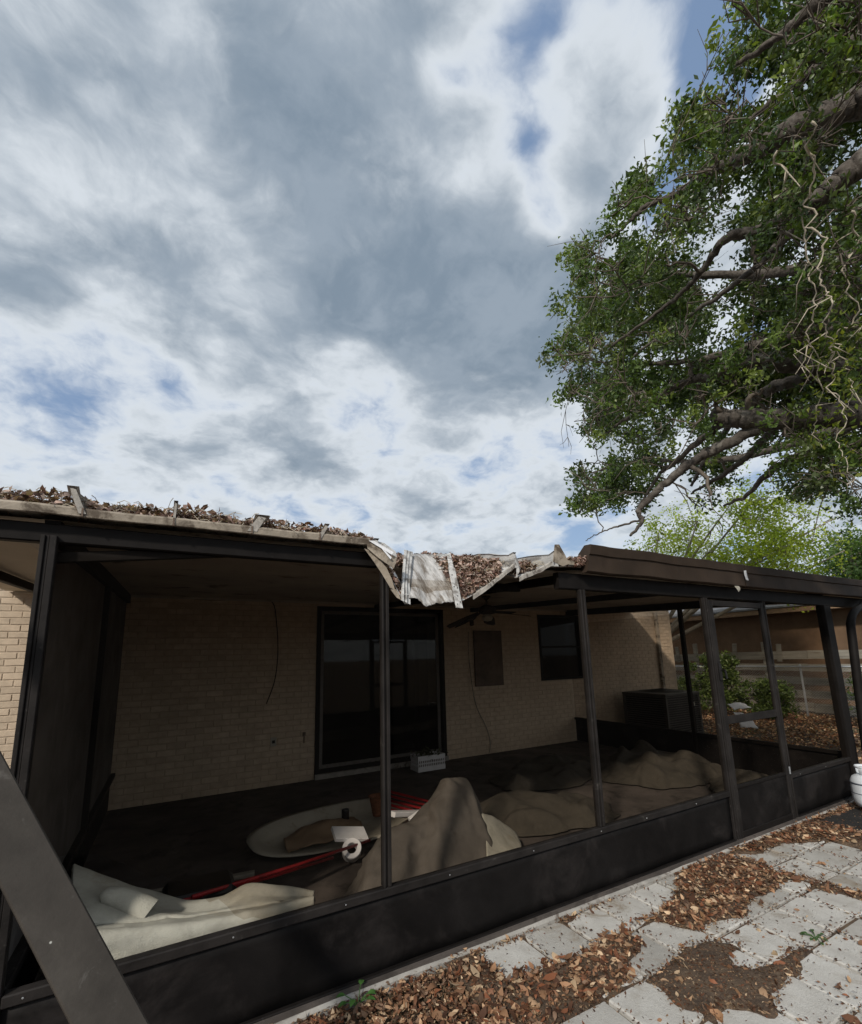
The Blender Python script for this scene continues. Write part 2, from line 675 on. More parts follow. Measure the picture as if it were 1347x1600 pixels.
CREAMPLASTIC = surf('cream_plastic', (.40, .38, .32), .12, 5, .5, (.30, .27, .21), 7, (.56, .7), .1, 40)
WHITEPLASTIC = surf('white_plastic', (.70, .71, .73), .06, 9, .5, (.5, .48, .45), 14, (.62, .74), .05, 60)
BLACKPLASTIC = surf('black_plastic', (.012, .011, .011), .3, 6, .3, None, bump=.03)
CARDBOARD = surf('cardboard', (.27, .19, .12), .2, 6, .9)
DARKBROWN = surf('dull_dark_brown', (.13, .095, .072), .3, 4, .8)
TANKW = surf('white_tank_paint', (.60, .63, .66), .08, 5, .4, (.36, .33, .30), 22, (.62, .70), .08, 40)
RUST = surf('rust', (.16, .065, .032), .4, 30, .9)
DARKBAND = surf('grey_blue_band', (.10, .11, .14), .2, 20, .5)
RUBBER = surf('rubber_mat', (.022, .021, .02), .3, 20, .9, (.05, .045, .04), 12, (.6, .72), .5, 90)
STEEL = surf('galvanised_steel', (.50, .52, .54), .12, 12, .35, None, metallic=.7, bump=.03)
NBWALL = surf('neighbour_stucco', (.155, .098, .060), .15, 3, .9, (.115, .073, .046), 2, (.58, .74), .25, 40)
NBROOF = surf('neighbour_shingles', (.22, .235, .26), .25, 9, .85, None, bump=.4, bscale=20)
NBTRIM = surf('neighbour_eave_board', (.24, .16, .10), .2, 4, .8)
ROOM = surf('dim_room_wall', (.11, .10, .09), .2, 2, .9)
ACGREY = surf('condenser_paint', (.075, .072, .066), .2, 6, .55, (.13, .125, .115), 12, (.64, .75), .05, 60)
BLADE = surf('fan_blade', (.05, .038, .03), .3, 6, .6)


def ground_mat(name='leafy_soil', grass=True):
    M = Mat(name)
    n = M.noise(7, 9, .7, .4)
    c = M.ramp(n, [(.28, (.045, .030, .020)), (.5, (.095, .062, .040)), (.72, (.17, .118, .075))])
    c = M.mix(M.step(M.noise(55, 4, .7), .56, .66), c, (.22, .155, .095))
    g = M.step(M.noise(.45, 5, .6), .52, .66)
    if grass:
        c = M.mix(g, c, M.mix(M.noise(30, 4, .7), (.05, .07, .02), (.16, .12, .065)))
    M.color(c)
    M.set(Roughness=.95)
    M.bump(M.noise(38, 8, .7), .9, .03)
    return M.m


def paver_mat():
    M = Mat('concrete_paver')
    n = M.noise(4.5, 8, .62, .3)
    c = M.ramp(n, [(.3, (.42, .405, .38)), (.55, (.52, .51, .485)), (.75, (.60, .59, .565))])
    oi = M.N.new('ShaderNodeObjectInfo')
    c = M.mix(1.0, c, M.ramp(oi.outputs['Random'], [(0, (.70, .69, .67)), (.35, (.95, .94, .92)), (1, (1.06, 1.06, 1.05))]), 'MULTIPLY')
    c = M.mix(M.step(M.noise(2.6, 9, .74, 1.0), .52, .70), c, (.29, .25, .20))
    c = M.mix(M.step(M.noise(150, 4, .7), .60, .70), c, (.28, .26, .23))
    c = M.mix(M.step(M.noise(17, 6, .75, .4), .69, .74), c, (.12, .08, .055))
    M.color(c)
    M.set(Roughness=.92)
    M.b.inputs['Specular IOR Level'].default_value = .2
    M.bump(M.noise(95, 8, .72), .55, .012)
    return M.m


def beam_mat():
    """bronze paint with dust smears, chips and bird specks"""
    M = Mat('worn_bronze_beam')
    c = M.ramp(M.noise(3.2, 7, .65, .6), [(.3, (.028, .024, .020)), (.55, (.044, .038, .032)), (.75, (.068, .060, .051))])
    c = M.mix(M.step(M.noise(9, 8, .75, 1.2), .60, .74), c, (.085, .078, .070))
    v = M.N.new('ShaderNodeTexVoronoi')
    v.inputs['Scale'].default_value = 26
    M.L.new(M.P, v.inputs['Vector'])
    sp = M.step(v.outputs['Distance'], .12, .06)
    sx = M.N.new('ShaderNodeSeparateColor')
    M.L.new(v.outputs['Color'], sx.inputs[0])
    g1 = M.step(sx.outputs[0], .80, .84)
    mm = M.N.new('ShaderNodeMath')
    mm.operation = 'MULTIPLY'
    M.L.new(sp, mm.inputs[0])
    M.L.new(g1, mm.inputs[1])
    c = M.mix(mm.outputs[0], c, (.42, .42, .38))
    M.color(c)
    M.set(Roughness=.6)
    M.b.inputs['Specular IOR Level'].default_value = .2
    M.bump(M.noise(14, 8, .7), .25, .01)
    return M.m


GROUND = ground_mat()
SOIL = ground_mat('leaf_mould', False)
PAVER = paver_mat()

# ------------------------------------------------------------------ setting: ground, patio, slab
YF, YB = 2.65, 7.0
XL, XR = -0.52, 7.05
FLOOR = 0.06


def gz(x, y):
    near = max(0.0, min(1.0, (abs(x - 5) - 25) / 20))
    return -0.022 + 0.018 * fb(x * .8, y * .8, 1.3) * (1 if y < 2.3 or x > 8 else .2)


g = MB()
xs = np.concatenate([[-1200, -300, -80, -30, -12], np.arange(-6, 20.1, .25), [24, 32, 60, 150, 400, 1500]])
ys = np.concatenate([[-1200, -200, -50, -15, -6], np.arange(-3, 12.1, .25), [15, 22, 40, 100, 400, 1500]])
g.grid([[(x, y, gz(x, y)) for x in xs] for y in ys])
g.f = [q[::-1] for q in g.f] if False else g.f
tag(g.build('ground', GROUND, smooth=True), kind='structure')

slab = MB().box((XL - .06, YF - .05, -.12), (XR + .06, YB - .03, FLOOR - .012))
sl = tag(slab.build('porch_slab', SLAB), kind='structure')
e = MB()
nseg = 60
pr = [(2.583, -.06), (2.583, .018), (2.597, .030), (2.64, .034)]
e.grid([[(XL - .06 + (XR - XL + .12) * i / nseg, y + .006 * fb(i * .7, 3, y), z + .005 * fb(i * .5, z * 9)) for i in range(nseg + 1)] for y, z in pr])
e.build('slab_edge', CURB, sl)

patio = tag(MB().box((1.4, .3, -.11), (6.6, 2.57, -.036)).build('patio', SOIL), kind='structure')
PITCHX, PITCHY = .327, .328
pm = []
for v in range(5):
    b = MB().cbox((-.152, -.154, -.055), (.152, .154, 0), .007)
    # nick a corner or two
    vv = np.array(b.v)
    for i in range(len(vv)):
        vv[i, :2] += [.004 * fb(vv[i, 0] * 20 + v * 7, vv[i, 1] * 20), .004 * fb(vv[i, 1] * 20, v * 5)]
    me = bpy.data.meshes.new('paver')
    me.from_pydata(vv.tolist(), [], b.f)
    me.materials.append(PAVER)
    pm.append(me)
for iy in range(7):
    for ix in range(15):
        x, y = 1.845 + ix * PITCHX, 2.435 - iy * PITCHY
        if x > 6.3 or (iy == 0 and ix == 0 and False):
            continue
        if (ix == 0 and iy in (1,)) or (x > 5.4 and y > 1.9):
            continue
        if math.atan2(x, y) > math.radians(76):
            continue
        o = link('paver', pm[(ix * 3 + iy * 5) % 5], patio)
        o.location = (x + random.uniform(-.005, .005), y + random.uniform(-.005, .005), random.uniform(-.006, .010))
        o.rotation_euler = (random.uniform(-.014, .014), random.uniform(-.014, .014), random.uniform(-.014, .014) + math.pi * random.randrange(2))

# ------------------------------------------------------------------ house
H_L, H_R = -6.0, 10.42
WALL_TOP = 2.66
DOOR = (1.95, 4.06, .14, 2.48)
WIN = (6.30, 7.36, 1.25, 2.46)
house = thing('brick_house', (2.2, YB, 0), 'long cream painted brick house wall with sliding glass door behind the porch', 'house')
w = MB()
XSEG = sorted({H_L, H_R, DOOR[0], DOOR[1], WIN[0], WIN[1]})
for i in range(len(XSEG) - 1):
    a, b = XSEG[i], XSEG[i + 1]
    for op in (DOOR, WIN):
        if abs(a - op[0]) < 1e-6:
            w.box((a, YB, -.1), (b, YB + .2, op[2]))
            w.box((a, YB, op[3]), (b, YB + .2, WALL_TOP))
            break
    else:
        w.box((a, YB, -.1), (b, YB + .2, WALL_TOP))
w.build('wall', MORTAR, house)
# the other sides of the house and its low roof
s = MB()
s.box((H_L, 15.8, -.1), (H_R, 16.0, WALL_TOP)).box((H_L, YB + .21, -.1), (H_L + .2, 15.79, WALL_TOP)).box((H_R - .2, YB + .21, -.1), (H_R, 15.79, WALL_TOP))
s.build('side_wall', MORTAR, house)
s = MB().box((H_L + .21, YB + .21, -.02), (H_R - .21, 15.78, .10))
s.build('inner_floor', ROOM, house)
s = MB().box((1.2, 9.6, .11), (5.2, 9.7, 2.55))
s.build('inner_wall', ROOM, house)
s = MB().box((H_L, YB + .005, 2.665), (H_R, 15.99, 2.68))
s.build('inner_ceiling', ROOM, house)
r = MB()
RZ0, RZ1 = 2.69, 3.35
rp = [(YB - .02, RZ0 + .06), (11.5, RZ1), (16.4, RZ0 + .02)]
r.grid([[(x, y, z) for x in (H_L - .3, H_R + .28)] for y, z in rp])
r.build('roof', NBROOF, house, solid=.06)
# bricks
BL, BH, BP, BPH = .198, .066, .208, .0775


def brick_shape(length):
    hl, hh = length / 2, BH / 2
    c = .0035
    v = [(-hl, 0, -hh), (hl, 0, -hh), (hl, 0, hh), (-hl, 0, hh)]
    v += [(-hl + c, -.0055, -hh + c), (hl - c, -.0055, -hh + c), (hl - c, -.0055, hh - c), (-hl + c, -.0055, hh - c)]
    f = [(4, 5, 6, 7), (0, 1, 5, 4), (1, 2, 6, 5), (2, 3, 7, 6), (3, 0, 4, 7)]
    return v, f


bv, bf = brick_shape(BL)
bme = bpy.data.meshes.new('brick')
bme.from_pydata(bv, [], bf)
bme.materials.append(BRICK)
cand = []
for k in range(int(WALL_TOP / BPH)):
    z = .035 + k * BPH + BPH / 2
    x = H_L + (BP / 2 if k % 2 else 0) + .1
    while x < H_R - .1:
        lo, hi = x - BL / 2, x + BL / 2
        skip = False
        for (a, b, c, d) in (DOOR, WIN):
            if c - .07 < z < d + .05 and hi > a - .05 and lo < b + .05:
                l2, h2 = lo, hi
                if lo < a - .05:
                    h2 = a - .05
                elif hi > b + .05:
                    l2 = b + .05
                else:
                    skip = True
                    break
                lo, hi = l2, h2
        if not skip and hi - lo > .03:
            cand.append(((lo + hi) / 2, z, hi - lo))
        x += BP


def vis(c):
    x, z, l = c
    d = np.array([x, YB, z]) - CAM
    q = np.array([d @ RT, d @ UP, d @ FW])
    X, Yp = 673.5 + F_PX * q[0] / q[2], PP_Y - F_PX * q[1] / q[2]
    if not (-15 < X < 1347):
        return 9
    if abs(l - BL) > 1e-4:
        return 8
    if X < 72:
        return 0 if Yp < 1190 else 5
    if X < 205:
        return 7
    return 1 + X / 1e4 if Yp < 1250 else 6


cand.sort(key=vis)
rest = MB()
for i, (x, z, l) in enumerate(cand):
    if i < 300:
        o = link('brick', bme, house)
        o.location = (x - OFF[house.name][0] + random.uniform(-.002, .002), random.uniform(-.002, .0015) - .0005, z + random.uniform(-.0015, .0015))
        o.rotation_euler = (0, random.uniform(-.006, .006), 0)
    else:
        v, f = brick_shape(l)
        n = len(rest.v)
        j = random.uniform(-.002, .001)
        rest.v += [(x + p[0], YB + p[1] + j, z + p[2]) for p in v]
        rest.f += [tuple(n + q for q in t) for t in f]
tag(rest.build('brick_courses', BRICK, house), kind='stuff')


def wood_frame(op, y, t, d, mat, parent, name='frame'):
    a, b, c, dd = op
    f = MB()
    f.box((a, y, c), (a + t, y + d, dd)).box((b - t, y, c), (b, y + d, dd))
    f.box((a + t + .001, y + .001, dd - t), (b - t - .001, y + d - .001, dd)).box((a + t + .001, y + .001, c), (b - t - .001, y + d - .001, c + t))
    return f.build(name, mat, parent)


door = wood_frame((DOOR[0] - .045, DOOR[1] + .045, DOOR[2] - .03, DOOR[3] + .045), YB - .03, .06, .12, BRONZE, house, 'sliding_door')
SLIDE = surf('dull_door_aluminium', (.14, .13, .12), .25, 9, .5, (.06, .055, .05), 9, (.55, .7), .05, 60)
wood_frame((DOOR[0] + .02, 3.02, DOOR[2] + .035, DOOR[3] - .02), YB + .005, .05, .035, SLIDE, door, 'panel_frame')
wood_frame((2.98, DOOR[1] - .02, DOOR[2] + .035, DOOR[3] - .02), YB + .045, .05, .035, SLIDE, door, 'panel_frame')
MB().box((DOOR[0] + .065, YB + .018, DOOR[2] + .08), (2.975, YB + .024, DOOR[3] - .065)).build('pane', GLASS, door)
MB().box((3.025, YB + .058, DOOR[2] + .08), (DOOR[1] - .065, YB + .064, DOOR[3] - .065)).build('pane', GLASS, door)
MB().box((3.70, YB + .30, .12), (3.78, YB + .36, 2.4)).build('mullion', BRONZE, door)
MB().box((DOOR[0] - .05, YB - .07, .045), (DOOR[1] + .05, YB - .015, .115)).build('sill', CURB, door)
win = wood_frame((WIN[0] - .03, WIN[1] + .03, WIN[2] - .03, WIN[3] + .03), YB - .02, .045, .10, BRONZE, house, 'window')
MB().box((WIN[0] + .01, YB + .03, WIN[2] + .01), (WIN[1] - .01, YB + .036, WIN[3] - .01)).build('pane', DARKGLASS, win)
MB().box((WIN[0] + .01, YB + .0, 1.84), (WIN[1] - .01, YB + .028, 1.88)).build('meeting_rail', BRONZE, win)
MB().cbox((9.80, YB - .075, .05), (9.89, YB - .014, 2.62), .01).build('wall_downspout', TAN, house)
b = MB().cbox((1.285, YB - .018, .56), (1.365, YB - .010, .68), .003)
pl = b.build('outlet_plate', CREAMPLASTIC, house)
MB().box((1.305, YB - .021, .60), (1.345, YB - .0182, .64)).build('socket', BLACKPLASTIC, pl)
MB().cbox((1.725, YB - .03, .66), (1.765, YB - .011, .71), .004).cbox((1.738, YB - .022, .56), (1.755, YB - .0105, .655), .003).build('hose_bracket', DARKBROWN, house)


def cable(name, pts, rad, mat, label, cat):
    G = catmull([pts, [np.array(p) for p in pts]], 2, 40)
    base = np.array(pts[-1])
    return tag(MB().tube([tuple(p) for p in G[0]], rad, 5).build(name, mat, loc=(base[0], base[1], base[2]), smooth=True), label, cat)


cable('hanging_cable', [np.array(p) for p in ((-.35, 6.975, 2.60), (.4, 6.975, 2.565), (1.0, 6.975, 2.59), (1.24, 6.97, 2.56), (1.31, 6.965, 2.25), (1.34, 6.96, 1.84), (1.31, 6.965, 1.45), (1.21, 6.97, 1.14))], .007, BLACKPLASTIC,
      'thin dark cable drooping down the brick wall left of the sliding door', 'cable')
cable('loose_wire', [np.array(p) for p in ((4.62, 6.97, 2.15), (4.60, 6.96, 1.75), (4.64, 6.955, 1.23), (4.72, 6.96, .85), (4.90, 6.96, .5), (4.97, 6.96, .25), (4.95, 6.96, .07))], .008, WOODGREY,
      'pale wire curling down to the floor right of the sliding door', 'wire')
wb = MB().cbox((4.72, 6.945, 1.19), (5.33, 6.986, 2.17), .004).build('stain_shade_patch', DARKBROWN, loc=(5.02, 6.97, 1.19))  # thin brown sheet stands in for a stained, shadowed patch of wall
tag(wb, 'dark brown patch of stain and shadow on the brick wall between door and window, built as a thin sheet', 'board')

# ------------------------------------------------------------------ porch
porch = thing('screened_porch', (3.2, YF, 0), 'long screened lean-to porch with bronze frame and partly collapsed metal roof', 'porch')
RIB = .368
RIB0 = -.40


def rz(y):
    return 2.405 + (y - 2.62) * .050


SAGX = [(1.04, 0), (1.10, .10), (1.24, .34), (1.46, .385), (1.62, .36), (1.75, .30), (2.15, .06), (2.1501, .15), (2.52, .03), (2.60, .03), (2.9, .0)]


def sagx(x):
    if x <= SAGX[0][0] or x >= SAGX[-1][0]:
        return 0.
    for (a, b), (c, d) in zip(SAGX, SAGX[1:]):
        if a <= x <= c:
            return b + (d - b) * (x - a) / (c - a + 1e-9)
    return 0.


def gy(y):
    t = max(0., min(1.1, (3.12 - y) / .52))
    return t * t * 1.6 / (1 + .6 * t * t)


def roofz(x, y):
    return rz(y) - sagx(x) * gy(y) + .006 * fb(x * 3, y * 2)


def pan(x0, x1, yfront=2.60, under=True):
    ncol, ysamp = 9, [yfront + d for d in (0, .05, .1, .16, .22, .3, .4, .5, .62, .8, 1.2, 2.2, 3.4, 4.37)]
    G = []
    for y in ysamp:
        row = []
        for i in range(ncol):
            x = x0 + (x1 - x0) * i / (ncol - 1)
            yy = y
            if y == ysamp[0] and x0 > 1.2 and x1 < 1.7:
                yy = y + .05 * fb(x * 14, 4.2) - .03
            row.append((x, min(yy, YB - .012), roofz(x, min(yy, YB - .012))))
        G.append(row)
    return G


ribs = [-1.69, -1.50, -1.13, -.765, -.40, -.03, .34, .71, 1.06, 1.255, 1.635, 2.15, 2.545] + [2.9 + .37 * i for i in range(16)]
ribs = [x for x in ribs if x <= 8.9] + [9.0]
for a, b in zip(ribs, ribs[1:]):
    G = pan(a + .002, b - .002) if not 1.2 < a < 1.3 else pan(a + .002, b - .002, 3.0)
    o = MB().grid([r_ for r_ in G]).build('roof_panel', ROOFW, porch, smooth=True)
    md = o.modifiers.new('thick', 'SOLIDIFY')
    md.thickness = .004
    md.offset = 1
    c = MB().grid([[(x, y, z - .03) for x, y, z in r_] for r_ in pan(a, b, 3.02 if 1.2 < a < 1.3 else 2.66)][::-1]).build('ceiling_panel', SOFFIT if b < XL + .1 else CEIL, porch, smooth=True)
for k, x in enumerate(ribs[1:-1]):
    ys_ = [2.575, 2.62, 2.68, 2.76, 2.85, 3.0, 3.2, 3.6, 5.0, YB - .02]
    if x < 1.0:
        h, tilt = .085, random.uniform(-.02, .02)
    elif 1.2 < x < 1.7:
        h, tilt = .035, 0
    elif 2.0 < x < 2.6:
        h, tilt = .085, -.02
    else:
        h, tilt = .05, 0
    m_ = MB()
    hw = random.uniform(.006, .013) if x < 1 else .012
    ltilt = random.uniform(-.05, .01) if x < 1 else 0
    BROKEN = {-.40: (.014, .115, -.045), -.03: (.006, .105, .004), .34: (.024, .085, .050), .71: (.010, .075, .040)}
    if x in BROKEN:
        hw, h, ltilt = BROKEN[x]
    G = []
    for i, y in enumerate(ys_):
        xs_ = x - .005 if x > 2 else x
        z0 = max(roofz(xs_ - .01, y), roofz(xs_ + .012, y)) if 2.0 < x < 2.6 else roofz(xs_, y)
        hh = h * (1.25 if i == 0 else 1.0) * (1 + .15 * fb(x * 5, y * 3))
        if x < 1 and i <= 1:
            hh = h * (1.0 if i == 0 else .8)
            tilt = ltilt
        elif x < 1:
            hh, tilt = h * .55, 0
        G.append([(x - hw, y, z0 - .004), (x - hw * .8 + tilt, y, z0 + hh), (x - hw * 1.6 + tilt, y - (.01 if i == 0 else 0), z0 + hh + .006), (x + hw * 1.6 + tilt, y, z0 + hh + .010), (x + hw * .8 + tilt, y, z0 + hh - .006), (x + hw, y, z0 - .004)])
    m_.grid(G)
    m_.quad(*[G[0][i] for i in (0, 1, 4, 5)][::-1])
    m_.build('roof_rib', ROOFT if x < 1 else ROOFW, porch)
# the torn panel hangs flat between its two seams, ragged along the bottom
bot = [935, 934, 936, 943, 948, 946, 942, 943, 941, 941, 940]
rows = []
for r_ in range(13):
    t = r_ / 12
    Yr = 3.0 - .43 * t ** .8
    row_ = []
    for c_ in range(31):
        u = c_ / 30
        pb = bot[min(9, int(u * 10))] + (bot[min(10, int(u * 10) + 1)] - bot[min(9, int(u * 10))]) * (u * 10 - int(u * 10)) + (1.6 * fb(c_ * 1.9, 4.4) if r_ == 12 else 0)
        xx = (642 + 58 * u) * (1 - t) + (638 + 72 * u) * t
        row_.append(at(xx, 866 * (1 - t) + pb * t, Yr + .006 * fb(u * 5, t * 2, 3.0)))
    rows.append(row_)
MB().grid(rows).build('torn_panel', PANELW, porch, smooth=True, solid=.003)
MB().grid([[at(698, 866, 2.98), at(704, 865, 2.98)], [at(702, 890, 2.72), at(709, 888, 2.72)]]).build('seam_strip', ROOFW, porch, solid=.004)
p0, p1 = at(705.5, 887, 2.66), at(718, 950, 2.535)
st = MB().bar(p0, p1, .050, .008, up=(0, -1, .4)).build('seam_strip', ROOFW, porch)
sm = MB()
dv = Vector(p1 - p0)
sdv = dv.cross(Vector((0, -1, .4))).normalized()
nv = sdv.cross(dv).normalized()
for t, sx in ((.2, .01), (.5, .012), (.52, -.012), (.86, -.014), (.92, .014), (.72, 0)):
    c = Vector(p0) + dv * t + sdv * sx + nv * .0045
    sm.tube([c, c + nv * .0012], .0045, 8)
sm.build('screw_hole', BLACKPLASTIC, st)
# second seam, its raised ribs still on it
sl_ = [(632, 859, 2.95), (630, 885, 2.78), (628, 912, 2.64), (627, 938, 2.555)]
sr_ = [(645, 863, 2.95), (642, 886, 2.78), (640, 915, 2.64), (641, 945, 2.555)]
G = []
for (x0, y0, Ya), (x1, y1, Yb_) in zip(sl_, sr_):
    G.append([at(x0 + (x1 - x0) * f_, y0 + (y1 - y0) * f_, Ya - o_) for f_, o_ in ((0, 0), (.12, .022), (.26, .024), (.32, .004), (.44, .004), (.50, .020), (.62, .020), (.70, .002), (1, 0))])
MB().grid(G).build('bent_seam', ROOFW, porch, solid=.003)

# fascia, left run, then the strip that peels down into the hole
fa = MB()
nx = 48
prof = [(2.585, 2.384), (2.580, 2.388), (2.578, 2.420), (2.584, 2.430), (2.600, 2.433), (2.615, 2.420)]
fa.grid([[(-1.69 + (1.02 + 1.69) * i / nx, y + .004 * fb(i * .35, z * 4), z + .005 * fb(i * .22, 2.2)) for i in range(nx + 1)] for y, z in prof])
fa.build('fascia', TAN, porch, smooth=False)
jn = MB()
for x in (-.40, -.03, .34, .71):
    jn.box((x - .004, 2.572, 2.386), (x + .004, 2.5775, 2.427))
jn.build('fascia_joint', DARKBROWN, porch)
def plate(name, outline, mat):
    """a flat or once folded scrap of sheet metal"""
    return MB().quad(*[at(x, y, Y) for x, y, Y in outline]).build(name, mat, porch, solid=.003)


plate('peeled_fascia', [(573, 848, 2.585), (590, 850, 2.58), (607, 869, 2.56), (604, 881, 2.55), (590, 871, 2.565), (574, 857, 2.58)], TAN)
plate('peeled_fascia', [(607, 869, 2.56), (620, 871, 2.57), (618, 880, 2.555), (615, 889, 2.55), (604, 881, 2.55)], TAN)
plate('peeled_fascia', [(569, 857, 2.60), (580, 861, 2.595), (604, 887, 2.57), (612, 904, 2.57), (617, 921, 2.575), (610, 919, 2.58), (597, 897, 2.59), (583, 876, 2.595)], TAN)
plate('peeled_fascia', [(610, 921, 2.575), (619, 921, 2.57), (623, 928, 2.565), (626, 937, 2.56), (620, 934, 2.57)], TAN)
plate('curled_scrap', [(576, 845, 2.575), (584, 845, 2.57), (615, 863, 2.55), (612, 867, 2.545)], WHITEPLASTIC)
plate('curled_scrap', [(596, 857, 2.555), (600, 859, 2.55), (612, 871, 2.54), (610, 874, 2.54)], WHITEPLASTIC)
plate('curled_scrap', [(586, 845, 2.60), (600, 849, 2.60), (618, 862, 2.59), (620, 871, 2.575), (607, 866, 2.57)], ROOFW)
# bright lip along the broken pans on the right of the hole
for pts in ([(1.76, 2.585, 2.098), (1.95, 2.585, 2.21), (2.13, 2.585, 2.335)], [(2.17, 2.585, 2.245), (2.36, 2.585, 2.315), (2.50, 2.585, 2.385)]):
    G = [[(x, y - .004, z - .012) for x, y, z in pts], [(x, y - .0045, z + .016) for x, y, z in pts], [(x, y - .0035, z + .018) for x, y, z in pts], [(x, y + .02, z + .020) for x, y, z in pts]]
    G = [list(catmull([r_, r_], 2, 14)[0]) for r_ in G]
    MB().grid(crumple(G, .007, 13)).build('panel_lip', ROOFT, porch, solid=.002)
MB().quad((2.15, 2.59, 2.43), (2.165, 2.57, 2.30), (2.13, 2.57, 2.25), (2.155, 2.585, 2.36)).quad((2.165, 2.57, 2.30), (2.20, 2.60, 2.33), (2.16, 2.60, 2.44), (2.15, 2.59, 2.43)).build('bent_rib_end', ROOFW, porch, solid=.003)
MB().quad((2.53, 2.57, 2.535), (2.50, 2.572, 2.40), (2.60, 2.574, 2.37), (2.67, 2.572, 2.395), (2.63, 2.575, 2.47), (2.575, 2.57, 2.54)).build('bent_rib_end', TAN, porch, solid=.004)
MB().box((2.63, 2.585, 2.392), (2.80, 2.60, 2.425)).build('fascia_stub', TAN, porch)

# gutter box along the sound part of the roof
for (x0, x1, sl) in ((2.83, 5.085, .05), (5.10, 9.08, 0)):
    gm = MB()
    prof = [(2.60, 2.335), (2.56, 2.335), (2.545, 2.345), (2.545, 2.475), (2.532, 2.482), (2.530, 2.556), (2.536, 2.562), (2.60, 2.566), (2.66, 2.50)]
    n = 30
    G = []
    for y, z in prof:
        dx = sl * (z - 2.335) / .23
        G.append([((x0 + dx) + (x1 - x0 - dx) * i / n, y + .003 * fb(i * .6 + x0, z), z + .006 * fb(i * .16 + x0, 7.7)) for i in range(n + 1)])
    gm.grid(G)
    gm.f.append(tuple(i * (n + 1) for i in range(len(prof))))
    gm.f.append(tuple(i * (n + 1) + n for i in range(len(prof)))[::-1])
    gm.build('gutter', BROWN, porch)
sc_ = MB().grid(crumple(catmull([[(5.075, 2.535, 2.50), (5.10, 2.527, 2.50), (5.112, 2.53, 2.49)], [(5.068, 2.53, 2.45), (5.094, 2.522, 2.445), (5.11, 2.526, 2.44)], [(5.08, 2.526, 2.40), (5.10, 2.52, 2.395), (5.118, 2.524, 2.40)]], 8, 6), .006, 14))
sc_.build('torn_joint_scrap', WHITEPLASTIC, porch, smooth=True, solid=.002)
MB().grid(catmull([[(4.90, 2.56, 2.34), (4.96, 2.56, 2.345)], [(4.93, 2.55, 2.30), (4.99, 2.552, 2.325)], [(4.96, 2.555, 2.275), (5.0, 2.556, 2.30)]], 6, 5)).build('hanging_scrap', CREAMPLASTIC, porch, solid=.002)

# frame
HB, HT = 2.225, 2.355


def member(name, lo, hi, mat=BRONZE, b=.006):
    return MB().cbox(lo, hi, b).build(name, mat, porch)


MB().bar((XL - 1.1, YF + .03, 2.315), (1.10, YF + .03, 2.315), .055, .09).build('header_beam', BRONZE, porch)
MB().bar((XL, YF + .05, 2.205), (.38, YF + .055, 2.315), .03, .05).build('header_rail', BRONZE, porch)
MB().bar((2.62, YF + .03, 2.275), (XR + 1.85, YF + .03, 2.275), .06, .13).build('header_beam', BRONZE, porch)
MB().bar((1.50, YF + .75, 2.31), (2.84, YF + .75, 2.33), .05, .07).build('cross_beam', BRONZE, porch)


def ribbed_post(x, w_, z1, name='post', y0=YF - .022, d=.05, z0=.012):
    p = MB()
    for i, (a, b_, dy) in enumerate(((-.5, -.2, 0), (-.2, .05, .008), (.05, .5, -.003))):
        p.cbox((x + a * w_ + .0005, y0 + dy, z0 + .001 * i), (x + b_ * w_ - .0005, y0 + d, z1), .003)
    return p.build(name, BRONZE_DUST, porch)


ribbed_post(XL, .062, 2.30, 'corner_post')
ribbed_post(1.14, .046, 2.235, z0=.4555)
ribbed_post(2.85, .052, 2.21, z0=.4555)
ribbed_post(4.505, .055, 2.21, 'door_jamb')
ribbed_post(5.56, .05, 2.21, 'door_jamb')
MB().cbox((6.93, YF - .03, .012), (7.10, YF + .06, 2.21), .006).build('corner_post', BRONZE, porch)

BAYS = [(XL + .033, 1.115), (1.165, 2.822), (2.878, 4.476), (5.587, 6.928)]
for i, (a, b) in enumerate(((XL + .033, 4.476), (5.587, 6.928))):
    n = 70 if i == 0 else 26
    G = [[(a + (b - a) * j / n, YF - .004 + .007 * fb(a + j * (b - a) / n * 2.2, z * 3.1) * (1 if 0 < j < n else 0), z) for j in range(n + 1)] for z in (.05, .12, .2, .28, .36, .415)]
    MB().grid(G).build('kick_panel', KICK, porch, smooth=True, solid=.004)
    MB().cbox((a, YF - .026, .410), (b, YF + .026, .455), .005).build('chair_rail', BRONZE_DUST, porch)
    MB().cbox((a, YF - .030, .012), (b, YF + .018, .056), .004).build('bottom_rail', BRONZE, porch)
    for j in range(int((b - a) / .62) + 1):
        x = a + .15 + j * .62 + random.uniform(-.12, .12)
        if x < b - .03:
            hd = MB().lathe([(0, .0015), (.0035, .001), (.0042, 0)], (x, 0, 0), 8)
            hd.v = [(vx, YF - .026 - vz, .432 + vy) for vx, vy, vz in hd.v]
            hd.build('screw_head', STEEL, porch)
for i, (a, b) in enumerate(BAYS):
    if i:
        MB().quad((a, YF + .004, .457), (b, YF + .004, .457), (b, YF + .004, 2.21), (a, YF + .004, 2.21)).build('screen', SCREEN, porch)
    else:
        # the screen of the first bay is torn away along the bottom left
        n = 40
        low = [.98 - .56 * min(1, (j / n) / .62) ** 1.3 + .05 * fb(j * .5, 3.3) for j in range(n + 1)]
        low = [max(.457, z) for z in low]
        G = [[(a + (b - a) * j / n, YF + .004 + (.02 * fb(j * .4, 8.8) * (1 - t) ** 3 if 0 < j < n else 0), low[j] + (2.26 - low[j]) * t) for j in range(n + 1)] for t in (0, .04, .1, .2, .5, 1)]
        MB().grid(G).build('torn_screen', SCREEN, porch, smooth=True)

